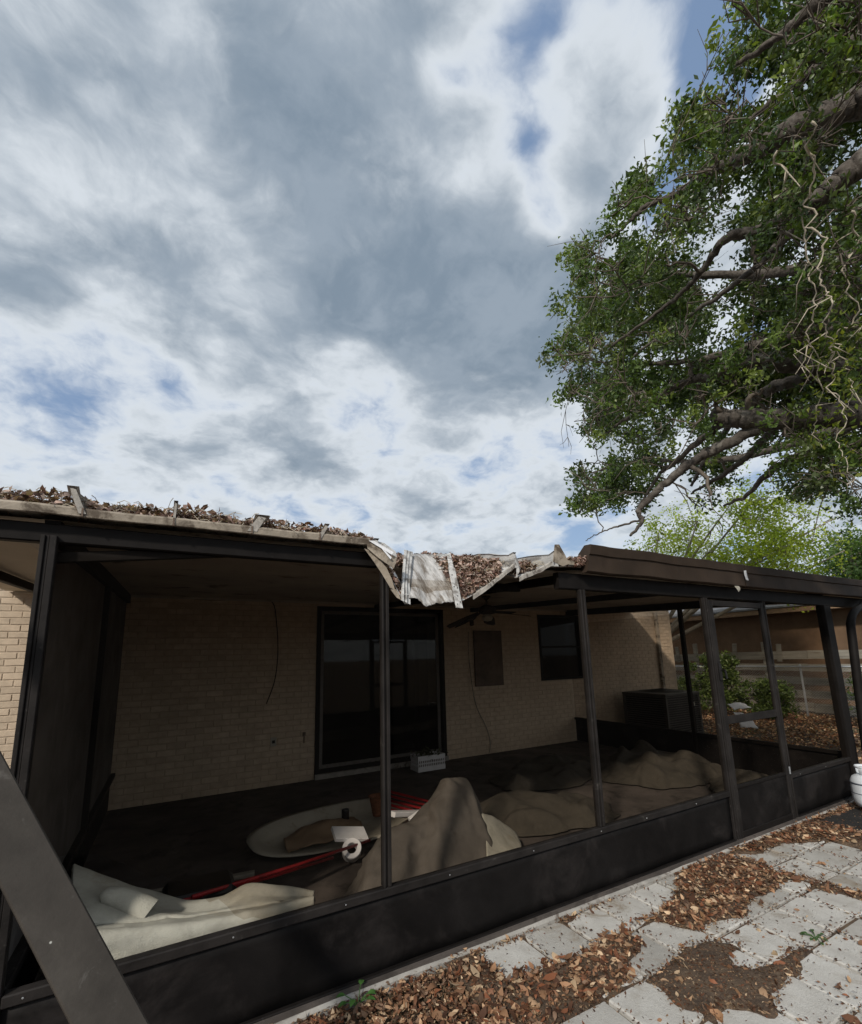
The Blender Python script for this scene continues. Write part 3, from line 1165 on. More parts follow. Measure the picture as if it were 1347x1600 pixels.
# screen door
dr = MB()
DX0, DX1 = 4.535, 5.533
DY0, DY1 = YF - .028, YF + .006
dr.cbox((DX0, DY0, .03), (DX0 + .065, DY1, 2.19), .004)
dr.cbox((DX1 - .055, DY0, .03), (DX1, DY1, 2.19), .004)
dr.cbox((DX0 + .066, DY0, 2.13), (DX1 - .056, DY1, 2.188), .004)
sdoor = dr.build('screen_door', BRONZE_DUST, porch)
tag(sdoor, 'bronze screen door with crossbar')
MB().cbox((DX0 + .066, DY0 + .001, 1.02), (DX1 - .056, DY1, 1.09), .004).build('cross_rail', BRONZE_DUST, sdoor)
MB().cbox((DX0 + .066, DY0 + .001, .455), (DX1 - .056, DY1, .485), .004).build('lower_rail', BRONZE, sdoor)
MB().cbox((DX0 + .066, DY0 + .001, .035), (DX1 - .056, DY1, .10), .004).build('bottom_rail', BRONZE, sdoor)
MB().box((DX0 + .066, DY0 + .012, .101), (DX1 - .056, DY0 + .018, .454)).build('kick_panel', KICK, sdoor)
MB().quad((DX0 + .066, YF - .010, .486), (DX1 - .056, YF - .010, .486), (DX1 - .056, YF - .010, 1.019), (DX0 + .066, YF - .010, 1.019)).build('screen', SCREEN, sdoor)
MB().quad((DX0 + .066, YF - .010, 1.091), (DX1 - .056, YF - .010, 1.091), (DX1 - .056, YF - .010, 2.129), (DX0 + .066, YF - .010, 2.129)).build('screen', SCREEN, sdoor)
MB().cbox((DX0 + .012, DY0 - .012, 1.42), (DX0 + .055, DY0 - .001, 1.58), .004).tube([(DX0 + .035, DY0 - .012, 1.52), (DX0 + .035, DY0 - .05, 1.52), (DX0 + .035, DY0 - .055, 1.44)], .009, 8).build('handle', BLACKPLASTIC, sdoor)
for z in (.46, 1.62):
    MB().cbox((DX1 - .006, DY0 - .008, z), (DX1 + .014, DY0 - .0005, z + .07), .002).build('hinge', STEEL if z < 1 else BRONZE, sdoor)

# left wall of the porch
for y0, y1 in ((YF + .04, 4.80), (4.86, YB - .02)):
    y1 += .03 if y1 > 5 else 0
    zt = lambda y: 2.30 + (y - YF) * .0483
    MB().quad((XL - .011, y0, .455), (XL - .011, y1, .455), (XL - .011, y1, zt(y1)), (XL - .011, y0, zt(y0))).build('privacy_screen', PRIVACY, porch)
    MB().cbox((XL - .03, y0, .41), (XL + .035, y1, .455), .005).build('chair_rail', BRONZE_DUST, porch)
    MB().box((XL - .014, y0, .05), (XL - .009, y1, .41)).build('kick_panel', KICK, porch)
MB().cbox((XL - .03, 4.80, .05), (XL + .03, 4.86, 2.46), .005).build('post', BRONZE, porch)
MB().bar((XL, YF + .02, 2.34), (XL, YB - .02, 2.55), .06, .12).build('side_beam', BRONZE, porch)
# right wall of the porch
for y0, y1 in ((YF + .06, 4.52), (4.58, YB - .02)):
    MB().quad((XR + .011, y0, .49), (XR + .011, y1, .49), (XR + .011, y1, 2.30), (XR + .011, y0, 2.30)).build('screen', SCREEN, porch)
    MB().cbox((XR - .02, y0, .445), (XR + .03, y1, .49), .005).build('chair_rail', BRONZE, porch)
    MB().box((XR + .009, y0, .05), (XR + .014, y1, .445)).build('kick_panel', KICK, porch)
MB().cbox((XR - .025, 4.52, .05), (XR + .03, 4.58, 2.46), .005).build('post', BRONZE, porch)
MB().bar((XR, YF + .02, 2.33), (XR, YB - .02, 2.54), .06, .12).build('side_beam', BRONZE, porch)
for x, w_ in ((-1.22, .05), (2.85, .05), (4.7, .05)):
    MB().bar((x, YF + .10, 2.325), (x, YB - .03, 2.535), w_, .075).build('rafter', BRONZE, porch)
MB().cbox((XL - 1.1, YB - .055, 2.565), (XR + .04, YB - .014, 2.598), .004).build('ledger', CEIL, porch)
# downspout at the right end
sp = catmull([[np.array(p) for p in ((8.1, 2.56, 2.34), (7.72, 2.52, 2.22), (7.30, 2.47, 2.12), (7.06, 2.44, 1.98), (6.985, 2.43, 1.75), (6.93, 2.44, 1.2), (6.90, 2.46, .5), (6.89, 2.47, .06))]] * 2, 2, 40)[0]
MB().tube([tuple(p) for p in sp], .043, 12).build('downspout', BRONZE, porch, smooth=True)

# ------------------------------------------------------------------ leaning beam in front
p_lo, p_up = at(172, 1600, 1.66), at(-52, 1175, 1.98)
d_ = p_up - p_lo
A = p_lo - d_ * (p_lo[2] / d_[2])
Bp = p_lo + d_ * ((2.35 - p_lo[2]) / d_[2])
lb = MB().bar(A, Bp, .125, .050, up=(0.25, -1, .35), b=.004).build('leaning_beam', beam_mat(), loc=tuple(A))
tag(lb, 'broad brown metal beam leaning diagonally across the lower left corner', 'beam')

# ------------------------------------------------------------------ things on the porch floor
def sheet(name, ctrl, mat, label, cat, nu=26, nv=34, amp=.012, sc=5, solid=.008, seed=0., group=None):
    G = crease(crumple(catmull(ctrl, nu, nv), amp, sc, seed), amp * 1.2, sc * .55, seed + 3)
    G[:, :, 2] = np.maximum(G[:, :, 2], FLOOR + .002)
    c = G.reshape(-1, 3).mean(0)
    c[2] = FLOOR
    o = MB().grid(G).build(name, mat, loc=tuple(c), smooth=True, solid=solid)
    return tag(o, label, cat, group)


cols = [112, 165, 205, 250, 300, 345, 390, 440, 490]


def row(ys_, Ys):
    return [at(x, y, Y) for x, y, Y in zip(cols, ys_, Ys)]


flo = lambda R, dy, z: [np.array([p[0], p[1] + dy, z]) for p in R]
r_back = row([1357, 1378, 1392, 1402, 1412, 1408, 1386, 1390, 1401], [3.38, 3.36, 3.34, 3.3, 3.2, 3.12, 3.08, 3.0, 2.9])
r_mid = row([1402, 1404, 1412, 1422, 1430, 1424, 1404, 1404, 1404], [3.10, 3.10, 3.10, 3.08, 3.02, 2.98, 2.96, 2.93, 2.86])
r_fr = row([1440, 1442, 1440, 1436, 1432, 1426, 1416, 1410, 1406], [2.92, 2.92, 2.92, 2.92, 2.9, 2.9, 2.9, 2.88, 2.85])
r_gap = row([1452, 1449, 1446, 1441, 1436, 1429, 1420, 1412, 1407], [2.96, 2.96, 2.96, 2.95, 2.93, 2.92, 2.92, 2.89, 2.85])
r_low = row([1458, 1454, 1450, 1446, 1440, 1433, 1424, 1415, 1408], [2.84, 2.84, 2.84, 2.84, 2.83, 2.83, 2.82, 2.81, 2.80])
r_bel = row([1484, 1478, 1474, 1468, 1460, 1450, 1440, 1428, 1412], [2.80, 2.79, 2.78, 2.77, 2.76, 2.76, 2.75, 2.75, 2.75])
sheet('carpet_sheet', [flo(r_back, .08, .10), r_back, r_mid, r_fr, r_gap, r_low, r_bel, flo(r_bel, .03, .12)], RUGTOP, 'cream carpet folded along the front rail in the sunlit left corner', 'carpet', 90, 110, .005, 4, .01)
a0, a1 = at(158, 1398, 3.06), at(232, 1428, 2.98)
rl = MB()
ax = (a1 - a0)
pts, rad = [], []
for i in range(11):
    t = i / 10
    pts.append(a0 + ax * t + np.array([0, 0, .02 * math.sin(t * 3)]))
    rad.append(.035 + .030 * t if i else .012)
rl.tube(pts, rad, 18, cap=False)
rl.tube(pts[::-1], [x * .72 for x in rad[::-1]], 18, cap=True)
tag(rl.build('carpet_roll', RUGTOP, loc=(a0[0], a0[1], FLOOR), smooth=True), 'small loose roll of cream carpet lying on the folded carpet', 'carpet roll')
bc = MB().cbox((.05, 3.42, .16), (.46, 3.72, .34), .03)
o = bc.build('plastic_case', BLACKPLASTIC, loc=(.25, 3.57, FLOOR), smooth=False)
tag(o, 'black plastic case behind the cream carpet', 'case')
MB().box((.04, 3.41, .061), (.48, 3.74, .159)).build('case_base', BLACKPLASTIC, o)
tag(MB().bar((-.02, 3.95, .20), (.62, 3.80, .235), .05, .03).bar((.0, 3.94, .061), (.0, 3.94, .19), .04, .04, up=(0, 1, 0)).bar((.58, 3.81, .061), (.58, 3.81, .22), .04, .04, up=(0, 1, 0)).build('timber_offcut', WOODGREY, loc=(.3, 3.88, FLOOR)), 'short pale timber offcut lying across the dark floor at left', 'timber')


def pole(p, q, rad, label, group=None, mat=RED, name='red_pole', cat='pole'):
    p, q = np.array(p), np.array(q)
    mid = (p + q) / 2 + np.array([0, 0, -.01])
    m_ = MB().tube([p, mid, q], rad, 10)
    lo = p if p[2] < q[2] else q
    return tag(m_.build(name, mat, loc=tuple(lo), smooth=True), label, cat, group)


pole(at(300, 1402, 3.35), at(578, 1313, 4.05), .012, 'long bright red pole lying diagonally in front of the white paper roll', 'loose red poles on the porch floor')
pole(at(285, 1408, 3.38), at(520, 1340, 3.9), .010, 'shorter dark red pole just under the long bright red pole', 'loose red poles on the porch floor')
for i in range(5):
    pole(at(606, 1236 + i * 7, 4.9 - .06 * i), at(838 - 6 * i, 1292 + 5 * i, 3.95 - .05 * i), .013, 'one of the red poles bundled behind the standing carpet peak', 'red poles bundled behind the carpet peak')

# shallow tub
tb = MB()
c0, rx, ry, ang = np.array([1.52, 4.72]), .82, .44, math.radians(8)


def ring(sx, sy, z, ox=0, oy=0):
    out = []
    for k in range(41):
        a = 2 * math.pi * k / 40
        ca, sa = math.cos(a), math.sin(a)
        x = math.copysign(abs(ca) ** .62, ca) * sx
        y = math.copysign(abs(sa) ** .62, sa) * sy * (1 - .25 * (ca < 0) * abs(ca))
        out.append((c0[0] + ox + x * math.cos(ang) - y * math.sin(ang), c0[1] + oy + x * math.sin(ang) + y * math.cos(ang), .062 + (z - .062) * (.62 + .38 * sa) * .8))
    return out


tb.grid([ring(rx * .80, ry * .7, .062), ring(rx * .90, ry * .84, .13), ring(rx, ry, .225), ring(rx * 1.01, ry * 1.02, .215), ring(rx * 1.01, ry * 1.02, .235), ring(rx * .93, ry * .88, .240), ring(rx * .84, ry * .74, .15), ring(rx * .74, ry * .62, .085), ring(.01, .01, .085)])
tub = tag(tb.build('plastic_tub', CREAMPLASTIC, loc=(c0[0], c0[1], FLOOR), smooth=True), 'shallow pale cream tub lying on the floor with scraps in it', 'tub')
cb = MB().grid(crumple(catmull([[(1.0, 4.45, .10), (1.3, 4.42, .12), (1.7, 4.5, .12)], [(1.0, 4.65, .12), (1.35, 4.68, .20), (1.75, 4.7, .15)], [(1.15, 4.85, .11), (1.4, 4.9, .14), (1.75, 4.9, .12)]], 16, 18), .03, 6))
tag(cb.build('cardboard_scrap', CARDBOARD, loc=(1.35, 4.65, .09), smooth=True, solid=.004), 'crumpled tan cardboard lying in the cream tub', 'cardboard')
tag(MB().lathe([(0, 0), (.036, 0), (.038, .01), (.038, .11), (.034, .12), (0, .12)], (1.62, 4.78, .13), 20).build('dark_can', BLACKPLASTIC, loc=(1.62, 4.78, .13), smooth=False), 'small dark can standing in the cream tub', 'can')
tag(MB().lathe([(0, 0), (.05, 0), (.07, .10), (.085, .18), (.10, .19), (.085, .185), (.06, .09), (0, .03)], (1.98, 4.82, .12), 18).build('plant_pot', RUST, loc=(1.98, 4.82, .12), smooth=False), 'dusty brown pot standing at the right end of the cream tub', 'pot')
# white paper roll and board
pr_ = MB()
c = np.array([1.42, 4.02, .155])
axv = Vector((-.25, -.75, .55)).normalized()
q = axv.to_track_quat('Z', 'Y')
pts = [(.075, -.06), (.080, -.05), (.080, .05), (.075, .06), (.042, .06), (.038, .05), (.038, -.055), (.042, -.06), (.075, -.06)]
pr_.lathe(pts, (0, 0, 0), 28)
pr_.v = [tuple(Vector(c) + q @ Vector(v)) for v in pr_.v]
tag(pr_.build('paper_roll', WHITEPLASTIC, loc=(c[0], c[1], FLOOR), smooth=False), 'white paper roll with open core tipped toward the front', 'paper roll')
w0, w1 = at(521, 1303, 4.12), at(571, 1303, 4.12)
tag(MB().bar(w0, w1, .16, .032, up=(0, -.35, 1)).build('white_board', WHITEPLASTIC, loc=tuple(w0)), 'flat white board resting on the white paper roll', 'board')
tag(MB().bar(at(612, 1272, 4.35), at(662, 1270, 4.5), .10, .045).bar(at(640, 1282, 4.3), at(668, 1262, 4.3), .05, .05).build('white_bracket', WHITEPLASTIC, loc=tuple(at(640, 1290, 4.35))), 'white plastic bracket scrap beside the standing carpet peak', 'scrap')

# standing carpet peak
pxs = [545, 585, 622, 655, 682, 705, 730, 752, 766]
rdg = [1340, 1316, 1290, 1266, 1232, 1213, 1226, 1262, 1325]
Yd = [3.25, 3.5, 3.6, 3.62, 3.6, 3.6, 3.6, 3.55, 3.4]
ridge = [at(x, y, Y) for x, y, Y in zip(pxs, rdg, Yd)]
ridge[0][2] = FLOOR + .03
front = [at(x, y, Y) for x, y, Y in zip([548, 580, 615, 650, 680, 705, 735, 758, 770], [1368, 1382, 1380, 1372, 1364, 1357, 1347, 1340, 1335], [3.1] * 9)]
for p in front:
    p[2] = FLOOR + .01
mid1 = [a * .55 + b * .45 + np.array([0, -.05, .05]) for a, b in zip(ridge, front)]
mid1[2] += np.array([0, -.1, .03])
back = [np.array([p[0] + .06, p[1] + .28, FLOOR + .01]) for p in ridge]
sheet('carpet_peak', [front, mid1, ridge, back], RUGBACK, 'tan carpet backing standing up in a tall rounded peak', 'carpet', 60, 80, .022, 5, .01, 2.0)
fl = [[at(752, 1272, 3.42), at(768, 1276, 3.46), at(785, 1288, 3.5), at(806, 1300, 3.55)], [at(758, 1305, 3.3), at(775, 1305, 3.33), at(792, 1308, 3.38), at(812, 1314, 3.42)], [at(760, 1345, 3.15), at(778, 1340, 3.18), at(795, 1334, 3.2), at(815, 1326, 3.25)]]
sheet('pale_flap', fl, RUGTOP, 'pale curved carpet flap right of the standing peak', 'carpet flap', 12, 14, .006, 5, .008)


def heap(name, cx, cy, rx, ry, h, rot, seed, label, mat=RUGOLD, n=60, fold=1.0):
    G = []
    for i in range(n):
        row_ = []
        for j in range(n):
            u, v = (i / (n - 1)) * 2 - 1, (j / (n - 1)) * 2 - 1
            # square grid mapped to a ragged disc
            rr = max(abs(u), abs(v))
            L_ = math.hypot(u, v) + 1e-6
            du, dv_ = u / L_ * rr, v / L_ * rr
            a = math.atan2(dv_, du)
            k = 1 + .22 * fb(math.cos(a) * 1.3, math.sin(a) * 1.3, seed)
            x, y = du * rx * k, dv_ * ry * k
            X = cx + x * math.cos(rot) - y * math.sin(rot)
            Y = cy + x * math.sin(rot) + y * math.cos(rot)
            env = max(0, 1 - rr ** 2.2)
            w1, w2 = fb(X * 1.6, Y * 1.6, seed, 2), fb(X * 1.6 + 5, Y * 1.6, seed + 3, 2)
            # long rounded folds running two ways, one taking over from the other
            f1 = 2 * math.pi * (X * .9 + Y * .45) / .46 + 4.5 * w1 + 1.5 * w2
            f2 = 2 * math.pi * (Y * .95 - X * .4) / .38 + 4.5 * w2 - 1.5 * w1
            g1 = min(1, max(0, .5 + 2.2 * w2))
            ridge_ = (.5 + .5 * math.cos(f1)) ** 2 * g1 + (.5 + .5 * math.cos(f2)) ** 2 * (1 - g1)
            z = h * env * (.55 + .45 * w1) + .075 * fold * ridge_ * min(1, env * 1.8)
            z += .006 * fb(X * 7, Y * 7, seed, 2)
            if rr > .97:
                z = 0
            row_.append((X, Y, FLOOR + max(.004, z)))
        G.append(row_)
    o = MB().grid(G).build(name, mat, loc=(cx, cy, FLOOR), smooth=True, solid=.006)
    return tag(o, label, 'cloth')


heap('carpet_heap', 3.35, 4.05, .95, .50, .27, math.radians(-18), 1.7, 'low tan carpet heap sloping down right of the red poles', RUGOLD, 56, .8)
heap('drop_cloth', 4.75, 5.25, 1.0, .62, .22, math.radians(12), 4.1, 'rumpled dark tan drop cloth on the floor below the dark window', RUGOLD, 60, 1.0)
heap('drop_cloth', 6.0, 4.55, .95, .85, .38, math.radians(-20), 9.4, 'tallest crumpled drop cloth heap near the right screen wall', RUGOLD, 72, 1.3)
heap('drop_cloth', 6.3, 3.45, .55, .45, .20, 0.3, 12.4, 'flat crumpled cloth seen through the lower screen of the door', RUGOLD, 44, .6)
for i, (x, y, a, l) in enumerate(((.7, 3.55, .5, .5), (1.75, 3.35, -.3, .6), (2.35, 3.5, .9, .35))):
    heap('floor_rag', x, y, l * .6, l * .42, .11, a, 20.3 + i * 3, ['small dark rag beside the black plastic case', 'flat rag lying below the standing carpet peak and first post', 'small rag at the foot of the standing carpet peak'][i], RUGOLD if i != 1 else RUGBACK, 30, .8)

# white basket on the door sill
bx0, bx1, by0, by1 = 3.28, 3.74, 6.42, 6.68
bk = thing('plastic_basket', (3.5, 6.55, FLOOR), 'small white slotted plastic basket on the floor by the sliding door', 'basket')
sh = MB()
tk = .012
sh.box((bx0, by0, FLOOR + .002), (bx1, by1, FLOOR + .014))
for z0, z1 in ((FLOOR + .0145, FLOOR + .07), (FLOOR + .105, FLOOR + .12), (FLOOR + .155, FLOOR + .22)):
    sh.box((bx0, by0, z0), (bx1, by0 + tk, z1)).box((bx0, by1 - tk, z0), (bx1, by1, z1))
    sh.box((bx0, by0 + tk + .001, z0), (bx0 + tk, by1 - tk - .001, z1)).box((bx1 - tk, by0 + tk + .001, z0), (bx1, by1 - tk - .001, z1))
for i in range(15):
    x = bx0 + .006 + i * (bx1 - bx0 - .024) / 14
    sh.box((x, by0 + .001, FLOOR + .071), (x + .012, by0 + tk - .001, FLOOR + .104)).box((x, by0 + .0011, FLOOR + .1205), (x + .012, by0 + tk - .0011, FLOOR + .1545))
for i in range(8):
    y = by0 + .02 + i * (by1 - by0 - .05) / 7
    sh.box((bx0 + .001, y, FLOOR + .071), (bx0 + tk - .001, y + .012, FLOOR + .104)).box((bx0 + .0011, y, FLOOR + .1205), (bx0 + tk - .0011, y + .012, FLOOR + .1545))
sh.build('basket_body', WHITEPLASTIC, bk)
MB().box((bx0 + .02, by0 + .02, FLOOR + .02), (bx1 - .02, by1 - .02, FLOOR + .15)).build('liner', DARKBROWN, bk)
cl = RNG.normal(size=(160, 3)) * [.09, .06, .04] + [3.48, 6.55, .27]
leaf_mesh('potted_sprig', cl, .06, DEADLEAF, loc=(3.48, 6.55, .2), cols=np.array([[.05, .06, .025]]).repeat(160, 0) * (.6 + .8 * RNG.random((160, 1))), seg=3)
tag(bpy.data.objects['potted_sprig'], 'dry dull sprig of leaves in the white basket', 'sprig')

# ceiling fan
fan = thing('ceiling_fan', (3.62, 5.0, 2.33), 'dark ceiling fan with drooping blades under the collapsed roof', 'ceiling fan')
MB().tube([(3.62, 5, 2.34), (3.62, 5, 2.485)], .012, 10).lathe([(.055, .155), (.06, .14), (.03, .11), (.012, .10)], (3.62, 5, 2.34), 20).build('downrod', BLADE, fan)
MB().lathe([(0, .09), (.05, .088), (.11, .06), (.12, .02), (.10, -.02), (.06, -.03), (0, -.03)], (3.62, 5, 2.28), 28).build('motor_housing', BLADE, fan, smooth=True)
MB().lathe([(.045, 0), (.065, -.02), (.072, -.05), (.055, -.08), (0, -.095)], (3.62, 5, 2.25), 24).build('lamp_bowl', CREAMPLASTIC, fan, smooth=True)
for k in range(5):
    a = math.radians(195 + 72 * k)
    ca, sa = math.cos(a), math.sin(a)
    droop = [.20, .06, .05, .12, .16][k]
    m_ = MB()
    G = []
    for t in np.linspace(0, 1, 9):
        rr = .12 + .46 * t
        wd = (.035 + .045 * min(1, t * 3)) * (1 - max(0, t - .9) * 4)
        z = 2.27 - droop * t
        tw = .012
        G.append([(3.62 + ca * rr - sa * s_ * wd, 5 + sa * rr + ca * s_ * wd, z + tw * s_) for s_ in (-1, -.3, .3, 1)])
    bl = m_.grid(G).build('blade', BLADE, fan, smooth=True, solid=.006)
tag(MB().tube([(3.30, 4.9, 2.15), (3.29, 4.88, 2.10)], .028, 10).tube([(3.30, 4.9, 2.15), (3.40, 4.94, 2.2)], .008, 6).build('fan_pull_knob', BLADE, fan), None)

# ------------------------------------------------------------------ outdoors: condenser, tank, mat
ac = thing('air_condenser', (8.69, 6.2, 0), 'large dark air conditioner unit beside the house beyond the right screen wall', 'air conditioner')
AX0, AX1, AY0, AY1, AZ = 8.16, 9.22, 5.75, 6.72, .92
MB().cbox((AX0 - .03, AY0 - .03, -.05), (AX1 + .03, AY1 + .03, .06), .01).build('pad', CURB, ac)
f = MB()
for x in (AX0, AX1 - .05):
    for y in (AY0, AY1 - .05):
        f.cbox((x, y, .061), (x + .05, y + .05, AZ - .051), .004)
f.cbox((AX0 - .004, AY0 - .004, AZ - .05), (AX1 + .004, AY1 + .004, AZ), .006).cbox((AX0 - .003, AY0 - .003, .0615), (AX1 + .003, AY1 + .003, .12), .006)
f.build('casing', ACGREY, ac)
MB().box((AX0 + .045, AY0 + .045, .121), (AX1 - .045, AY1 - .045, AZ - .052)).build('coil', BLACKPLASTIC, ac)
for i in range(18):
    z = .15 + i * .041
    MB().box((AX0 + .0505, AY0 + .004, z), (AX1 - .0505, AY0 + .03, z + .014)).box((AX0 + .004, AY0 + .0505, z), (AX0 + .03, AY1 - .0505, z + .014)).build('louvre', ACGREY, ac)
gr = MB()
for k in range(7):
    gr.tube([(8.69 + math.cos(a) * (.08 + .055 * k), 6.21 + math.sin(a) * (.08 + .055 * k), AZ + .012 + .006 * (7 - k)) for a in np.linspace(0, 2 * math.pi, 25)], .005, 5, cap=False)
gr.build('fan_grille', ACGREY, ac, smooth=True)
MB().box((AX1 - .32, AY0 - .0065, .66), (AX1 - .20, AY0 - .005, .73)).build('label_plate', CREAMPLASTIC, ac)

TX, TY = 6.46, 2.33
tank = thing('propane_tank', (TX, TY, 0), 'white propane tank with rusty foot ring by the porch corner', 'propane tank')
MB().lathe([(0, .035), (.08, .045), (.13, .075), (.152, .12), (.155, .16), (.155, .29), (.150, .325), (.13, .36), (.09, .385), (.04, .395), (0, .397)], (TX, TY, 0), 40).build('body', TANKW, tank, smooth=True)
MB().lathe([(.1555, .292), (.158, .294), (.158, .306), (.1555, .308)], (TX, TY, 0), 40).lathe([(.1555, .20), (.1572, .202), (.1572, .206), (.1555, .208)], (TX, TY, 0), 40).build('band', DARKBAND, tank, smooth=True)
MB().lathe([(.103, .0), (.105, .0), (.108, .055), (.104, .058), (.103, .0)], (TX, TY, -.012), 32).build('foot_ring', RUST, tank)
for a0_, a1_ in ((.3, 2.2), (2.7, 4.35), (4.75, 6.3)):
    MB().lathe([(.085, .375), (.092, .43), (.096, .455), (.101, .458), (.097, .43), (.090, .375), (.085, .375)], (TX, TY, 0), 14, a0_, a1_).build('collar', TANKW, tank, smooth=True)
MB().lathe([(.085, .447), (.100, .449), (.102, .462), (.098, .470), (.088, .466), (.085, .447)], (TX, TY, 0), 32).build('collar_ring', TANKW, tank, smooth=True)
MB().lathe([(.02, .39), (.02, .42), (.03, .422), (.03, .445), (0, .447)], (TX, TY, 0), 14).tube([(TX, TY, .43), (TX - .05, TY - .03, .43)], .012, 10).build('valve', BLACKPLASTIC, tank)

mt = MB()
mt.grid([[(5.70 + .72 * i / 12, 2.12 + .40 * j / 8, .022 + .004 * fb(i, j)) for i in range(13)] for j in range(9)])
o = mt.build('door_mat', RUBBER, loc=(6.06, 2.3, 0), solid=.015)
o.rotation_euler = (0, 0, math.radians(-6))
tag(o, 'dark rubber door mat half buried in leaves near the propane tank', 'door mat')


def weed(name, c, n, size, label, col, up=.6):
    o = thing(name, tuple(c), label, 'weed')
    m_ = MB()
    for i in range(n):
        a = i * 2.4 + random.random()
        t = .35 + .6 * random.random()
        base = np.array(c)
        tip = base + np.array([math.cos(a) * size * t, math.sin(a) * size * t, size * up * (.5 + random.random())])
        sd_ = np.array([-math.sin(a), math.cos(a), 0])
        L_ = size * .55
        dirv = np.array([math.cos(a), math.sin(a), .25])
        m_.tube([base, (base + tip) / 2 + np.array([0, 0, .01]), tip], .0022, 5)
        G = []
        for u in np.linspace(0, 1, 6):
            wd = L_ * .30 * math.sin(math.pi * (u ** .8)) + .001
            p = tip + dirv * L_ * u + np.array([0, 0, -.35 * L_ * u * u])
            G.append([p - sd_ * wd + np.array([0, 0, wd * .3]), p, p + sd_ * wd + np.array([0, 0, wd * .3])])
        MB().grid(G).build('leaf', col, o, smooth=True)
    m_.build('stem', col, o)
    return o


WEEDG = surf('weed_leaf', (.055, .13, .03), .25, 30, .5, None, bump=.1)
WEEDD = surf('weed_leaf_dull', (.05, .095, .03), .25, 30, .6, None, bump=.1)
weed('small_weed', (.93, 2.535, 0), 7, .085, 'small bright green weed sprouting against the kick panel', WEEDG)
weed('small_weed', tuple(atz(1275, 1468, -.005)), 12, .055, 'low green weed growing in the paver joint at right', WEEDD, .3)

# ------------------------------------------------------------------ dead leaves
PAL = np.array([lin(132, 98, 74), lin(152, 116, 88), lin(112, 78, 58), lin(176, 144, 114), lin(94, 66, 50), lin(130, 84, 60), lin(122, 98, 80), lin(194, 168, 138), lin(82, 58, 45)])


def leafcols(n, pal=PAL, w=None, dark=1.0):
    c = pal[RNG.choice(len(pal), n, p=w)] * (.65 + .6 * RNG.random((n, 1))) * dark
    return np.clip(c, 0, 1)


def inside(x, y, poly):
    c = False
    j = len(poly) - 1
    for i in range(len(poly)):
        (xi, yi), (xj, yj) = poly[i], poly[j]
        if (yi > y) != (yj > y) and x < (xj - xi) * (y - yi) / (yj - yi) + xi:
            c = not c
        j = i
    return c


DRIFTS = [  # outline, share of whole leaves, share of dirt
    ([(-3, -2), (1.66, -2), (1.66, 1.95), (2.28, 1.95), (2.38, 2.07), (2.56, 2.11), (2.58, 2.25), (2.46, 2.31), (1.70, 2.28), (1.62, 2.66), (-3, 2.66)], 1.0, 1.0),
    ([(2.66, 2.30), (2.95, 2.33), (3.34, 2.43), (3.60, 2.60), (4.22, 2.60), (4.30, 2.30), (4.24, 1.98), (3.92, 2.04), (3.61, 2.05), (3.36, 2.01), (3.15, 2.02), (2.97, 2.03), (2.93, 2.10), (2.86, 2.19)], .95, 1.0),
    ([(2.31, 1.93), (2.66, 1.97), (2.93, 1.97), (3.05, 1.85), (2.72, 1.77), (2.86, 1.68), (3.11, 1.68), (3.34, 1.65), (3.30, 1.60), (2.90, 1.54), (2.60, 1.45), (2.52, 1.56), (2.35, 1.60), (2.28, 1.70)], .22, 1.0),
    ([(4.12, 2.02), (4.26, 2.06), (4.34, 1.72), (4.30, 1.2), (4.22, 1.2), (4.20, 1.68)], .35, .9),
    ([(4.3, 2.62), (4.4, 2.47), (5.0, 2.40), (5.35, 2.2), (5.55, 1.95), (7.6, 1.85), (7.6, 2.62)], .85, 1.0),
    ([(2.6, 1.26), (3.6, 1.275), (3.6, 1.22), (2.6, 1.20)], .3, .9),
    ([(1.62, 2.56), (7, 2.555), (7, 2.62), (1.62, 2.62)], .25, .75),
]


def litter(x, y):
    """share of whole leaves and of dirt lying at a spot"""
    x2 = x + .07 * fb(x * 4, y * 4, 5.5) + .03 * fb(x * 15, y * 15, 2.1)
    y2 = y + .06 * fb(x * 4 + 7, y * 4, 1.5) + .025 * fb(x * 15, y * 15, 6.1)
    lv, dt = .012, .03
    for poly, a_, b_ in DRIFTS:
        if inside(x2, y2, poly):
            lv, dt = max(lv, a_), max(dt, b_)
    if x > 1.66:
        jx = (x - 1.845 + PITCHX / 2) % PITCHX
        jy = (2.435 + PITCHY / 2 - y) % PITCHY
        if min(jx, PITCHX - jx) < .012 or min(jy, PITCHY - jy) < .012:
            lv, dt = max(lv, .07), max(dt, .6)
    return lv, dt


def litter_density(x, y):
    return litter(x, y)[0]


# soil that has washed over the slabs under the drifts
gx, gy_ = np.arange(1.45, 6.75, .022), np.arange(.95, 2.585, .022)
Dm = np.array([[litter(x, y)[1] for x in gx] for y in gy_])
Dm[Dm < .7] = 0
for _ in range(3):
    Pd = np.pad(Dm, 1, mode='edge')
    Dm = (Pd[1:-1, 1:-1] * 2 + Pd[:-2, 1:-1] + Pd[2:, 1:-1] + Pd[1:-1, :-2] + Pd[1:-1, 2:]) / 6
o = MB().grid([[(x, y, -.030 + .046 * Dm[j, i] + .005 * fb(x * 12, y * 12, 2) + .003 * fb(x * 40, y * 40, 4)) for i, x in enumerate(gx)] for j, y in enumerate(gy_)]).build('soil_drift', SOIL, loc=(3, 2, 0), smooth=True)
tag(o, 'brown soil and leaf mould spread over the slabs', 'soil', kind='stuff')
pts, sz = [], []
tries = 56000
X = RNG.uniform(-1.2, 7.2, tries)
Y = RNG.uniform(.7, 2.60, tries)
